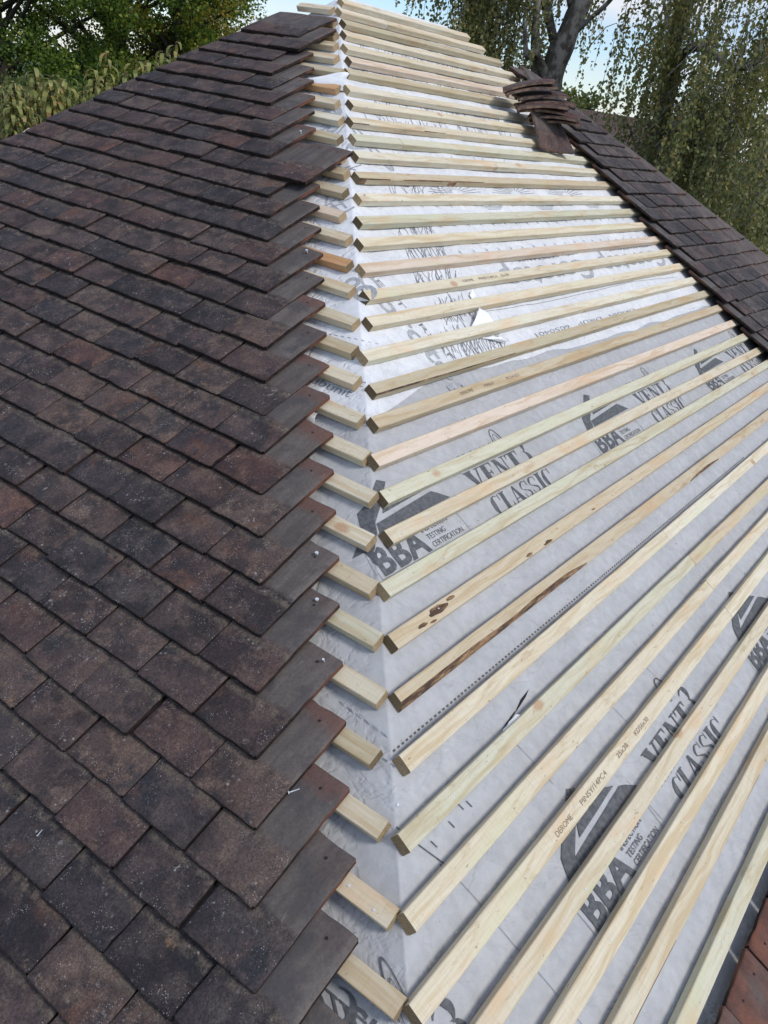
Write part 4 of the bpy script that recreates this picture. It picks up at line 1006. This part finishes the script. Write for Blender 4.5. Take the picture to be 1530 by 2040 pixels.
trunk = [(pol(27.5, tE+1, GZ-.1), .26), (pol(26.3, tE+.9, -.5), .18), (pol(25.0, tE+.8, 1.4), .12), (pol(24.4, tE+.6, 2.4), .10), (pol(24.8, tE+.4, 3.1), .09), (pol(26.5, tE+.3, 4.6), .07), (pol(27.5, tE, 6.2), .04)]
limbs = [[(pol(24.7, tE+.7, 1.9), .05), (pol(25.5, tE, 2.3), .05), (pol(28.5, tE-.3, 2.15), .035), (pol(31, tE-.4, 2.6), .02)],
         [(pol(25.1, tE+.8, 1.2), .05), (pol(25.5, tE-.2, 1.5), .04), (pol(27.5, tE-.4, 1.3), .025), (pol(29.3, tE-.5, 1.55), .015)],
         [(pol(25.5, tE+.3, 3.6), .06), (pol(29, tE, 4.0), .04), (pol(32, tE-.3, 3.6), .02)],
         [(pol(24.2, tE+.5, 2.6), .05), (pol(23.0, tE-.3, 3.4), .03), (pol(21.8, tE-.4, 3.7), .02)]]
weeping('weeping_birch', 'larger weeping birch hanging over the right-hand tiled strip', trunk, limbs,
        [(23.2, 26.6, 10.6, 12.2, 1.3, 4.0, .8, 2.0, 260), (22.9, 32.5, 10.8, 12.6, .2, 1.7, .8, 1.9, 380), (26.5, 30.2, 10.4, 12., 1.4, 3.2, .7, 1.6, 150), (22.5, 33., 11.6, 13.2, -1.4, .0, .7, 1.6, 330), (27., 34., 10.6, 12., 3.4, 4.6, .5, 1.6, 120), (30.0, 33.5, 10.6, 12, .0, 1.4, .6, 1.4, 110), (28.2, 29.4, 10.4, 11.0, 2.0, 3.4, .8, 1.8, 60)], rng, M_LBIRCH)

def bushy(name, label, az, D, ztop, rad, hgt, nclus, nleaf, ln, mat, rng, cat='tree', trunkr=.16, up=.2, csize=.42, flat=.7, group=None, wd=.38):
    c = pol(az, D, 0); bm = bmesh.new()
    tube(bm, smooth_path([Vector((c.x, c.y, GZ-.1)), Vector((c.x+.1, c.y, GZ+(ztop-GZ)*.4)), Vector((c.x-.1, c.y+.1, GZ+(ztop-GZ)*.75)), Vector((c.x, c.y, ztop-.3))]), list(np.linspace(trunkr, .03, 19)), 8)
    P = []; D_ = []
    for i in range(nclus):
        u_ = rng.uniform(0, 1); zz = ztop-hgt*u_; prof = math.sin(math.pi*min(1, (u_*.82+.12)))**.6
        a = rng.uniform(0, math.tau); r = rad*prof*(rng.uniform(.25, 1)**.45)*(1+.18*math.sin(a*3+az))
        q = np.array([c.x+r*math.cos(a), c.y+r*math.sin(a), zz])
        if i % 3 == 0:
            zb = max(GZ+1, zz-r*.6); tube(bm, [Vector((c.x, c.y, zb)), Vector(((c.x+q[0])/2, (c.y+q[1])/2, (zb+zz)/2+.1)), Vector(q)], [.045, .03, .01], 5)
        n = int(nleaf*rng.uniform(.5, 1.4)); cs = csize*rng.uniform(.6, 1.3)
        o_ = rng.normal(0, 1, (n, 3)); o_ /= np.linalg.norm(o_, axis=1, keepdims=True); o_ *= (rng.uniform(0, 1, (n, 1))**.5)*cs; o_[:, 2] *= flat
        P.append(q+o_); d = o_/cs+rng.normal(0, .6, (n, 3)); d[:, 2] += up; D_.append(d)
    P = np.concatenate(P); D_ = np.concatenate(D_); print(name, len(P))
    return make_tree(name, label, cat, (c.x, c.y, GZ), bm, quads(leaves(P, D_, ln, wd, rng), 4, mat), group)
# dense trees behind the left verge
bushy('broadleaf_tree', 'tall dark green tree filling the top left corner', -13.5, 17, 6.5, 2.8, 8.5, 430, 340, .058, M_LDARK, rng, csize=.36)
bushy('broadleaf_tree', 'dark green tree behind the middle of the left tiled edge', -7.0, 18, 6.2, 2.3, 8.2, 370, 340, .058, M_LDARK, rng, csize=.36)
bushy('broadleaf_tree', 'tree turning orange and yellow beside the gap of sky', -3.6, 17.5, 4.6, 1.15, 6.2, 180, 260, .055, M_LAUT, rng, csize=.33)
bushy('broadleaf_tree', 'dark tree low behind the orange-tinted one', -2.6, 20, 2.6, 1.1, 5, 130, 130, .10, M_LDARK, rng, csize=.36)
bushy('shrub', 'rounded grey-green shrub in front of the dark left trees', -10.6, 12.5, .72, .85, 3.2, 200, 230, .042, M_LBUSH, rng, 'shrub', .06, .8, .22)
bushy('shrub', 'low green shrub between the rounded shrub and the tiled edge', -7.2, 11.5, .42, .7, 2.8, 110, 120, .055, M_LBUSH, rng, 'shrub', .06, .5, .22)
bushy('broadleaf_tree', 'light green tree seen through the gap between the birches', 19.6, 24, 2.1, 1.0, 5, 110, 130, .10, M_LLIGHT, rng, csize=.36)
bushy('broadleaf_tree', 'dense green tree low behind the right-hand tiled strip', 30.5, 17, .35, 2.6, 5, 300, 150, .09, M_LBIRCH, rng, csize=.42)
bushy('broadleaf_tree', 'green tree beyond the hanging birch at the right picture edge', 35.5, 16, 2.0, 2.4, 6, 240, 150, .09, M_LBIRCH, rng, csize=.42)
bushy('broadleaf_tree', 'dark undergrowth tree below the weeping birches', 24.5, 18, -.1, 2.4, 4.4, 260, 150, .09, M_LDARK, rng, csize=.42)

# young tree with long drooping leaves by the left verge
def drooping():
    r = np.random.default_rng(12); bm = bmesh.new(); Q = []
    base = pol(-10, 7.2, GZ)
    stems = []
    heads = []
    fixed = [(-11.5, -0.0335), (-12.3, -0.0508), (-9.8, -0.0391), (-7.6, -0.0098), (-7.7, -0.0303), (-6.1, -0.0147), (-4.6, 0.0006), (-3.9, 0.0091), (-8.3, -0.0385), (-10.7, -0.0537), (-12.8, -0.0611), (-9.1, -0.052), (-13.3, -0.049), (-5.3, -0.0102)]
    for az, tn in fixed: D_ = r.uniform(6.1, 6.9); heads.append(pol(az, D_, CAM.z+D_*tn))
    for i in range(215):
        az = r.uniform(-17, -4.5); D_ = r.uniform(5.9, 7.6); el = -.047 + .0042*(az+13) - r.uniform(0, 1)**1.2*.15
        heads.append(pol(az, D_, CAM.z + D_*el))
    for h in heads:
        s0 = Vector((base.x+(h.x-base.x)*.35, base.y+(h.y-base.y)*.35, h.z-1.1-r.uniform(0, .5)))
        tube(bm, smooth_path([s0, Vector((h.x*.8+s0.x*.2, h.y*.8+s0.y*.2, h.z-.35)), h], 4), list(np.linspace(.012, .004, 9)), 4)
        nl = r.integers(14, 22); a0 = r.uniform(0, 6.28)
        for q in range(nl):
            a = a0+q*2.4; L_ = r.uniform(.085, .135); el = r.uniform(.0, .55); p = Vector(h)+Vector((0, 0, -.010*q)); wd_ = L_*r.uniform(.09, .125)
            rows = []; side = Vector((-math.sin(a), math.cos(a), 0)); ang = el; seg = 5
            for k in range(seg+1):
                t_ = k/seg; ww = wd_*math.sin(math.pi*min(.98, t_*.9+.07))**.7
                rows.append((p-side*ww, p+side*ww)); p = p+Vector((math.cos(a)*math.cos(ang), math.sin(a)*math.cos(ang), math.sin(ang)))*L_/seg; ang -= .50
            for k in range(seg): Q += [rows[k][0], rows[k][1], rows[k+1][1], rows[k+1][0]]
    for q in range(5):
        e_ = pol(-15+q*2.2, 6.6, -.6); tube(bm, smooth_path([base, (base+e_)/2+Vector((0, 0, .3)), e_], 5), list(np.linspace(.05, .015, 11)), 6)
    me = quads(np.array([tuple(v) for v in Q]), 4, M_LCHEST)
    return make_tree('sapling', 'young tree with long drooping yellow-green leaves beside the left tiled edge', 'tree', base, bm, me)
drooping()

# distant brown-tiled roof and a bit of brick chimney glimpsed through the birches
def far_house():
    r = bpy.data.objects.new('house', None); COL.objects.link(r); c = pol(22.6, 22, GZ); r.location = c
    setp(r, 'distant house with brown tiled roof glimpsed through the birch leaves', 'house')
    m, t, b = newmat('far_tiles'); tcn = t.nodes.new('ShaderNodeTexCoord'); bk = t.nodes.new('ShaderNodeTexBrick'); t.links.new(tcn.outputs['Object'], bk.inputs[0])
    bk.inputs['Scale'].default_value = 5; bk.inputs['Color1'].default_value = (.12, .085, .07, 1); bk.inputs['Color2'].default_value = (.09, .06, .05, 1); bk.inputs['Mortar'].default_value = (.03, .025, .02, 1)
    t.links.new(bk.outputs[0], b.inputs['Base Color']); b.inputs['Roughness'].default_value = .9
    rz = 1.62-GZ; ez = -.9-GZ
    d = Vector((math.cos(math.radians(-22)), math.sin(math.radians(-22)), 0)); n = Vector((-d.y, d.x, 0)); hw, hd = 2.3, 3.
    V = [d*-hw*1.0-n*hd+Z*ez, d*hw-n*hd+Z*ez, d*hw+n*hd+Z*ez, -d*hw+n*hd+Z*ez, -d*hw+Z*rz, d*hw*.9+Z*rz]
    link('roof', raw([tuple(v) for v in V], [(0, 1, 5, 4), (2, 3, 4, 5), (1, 2, 5), (3, 0, 4)], m), r)
    V = [(x*(hw-.2))*d + (y*(hd-.25))*n + Z*z for z in (-.1, ez+.05) for x, y in ((-1, -1), (1, -1), (1, 1), (-1, 1))]
    link('wall', raw([tuple(v) for v in V], [(0, 1, 5, 4), (1, 2, 6, 5), (2, 3, 7, 6), (3, 0, 4, 7)], M_BRICK), r)
    c2 = pol(28.0, 19, 0); bm = bmesh.new(); bmesh.ops.create_cube(bm, size=1, matrix=Matrix.Translation((0, 0, 1.9)) @ Matrix.Diagonal((.45, .45, 3.8, 1)))
    bmesh.ops.create_cube(bm, size=1, matrix=Matrix.Translation((0, 0, 3.83)) @ Matrix.Diagonal((.55, .55, .1, 1)))
    ch = link('brick_chimney', from_bm(bm, M_BRICK)); ch.location = (c2.x, c2.y, GZ); setp(ch, 'small distant brick chimney stack just above the right tiled edge', 'chimney')
far_house()
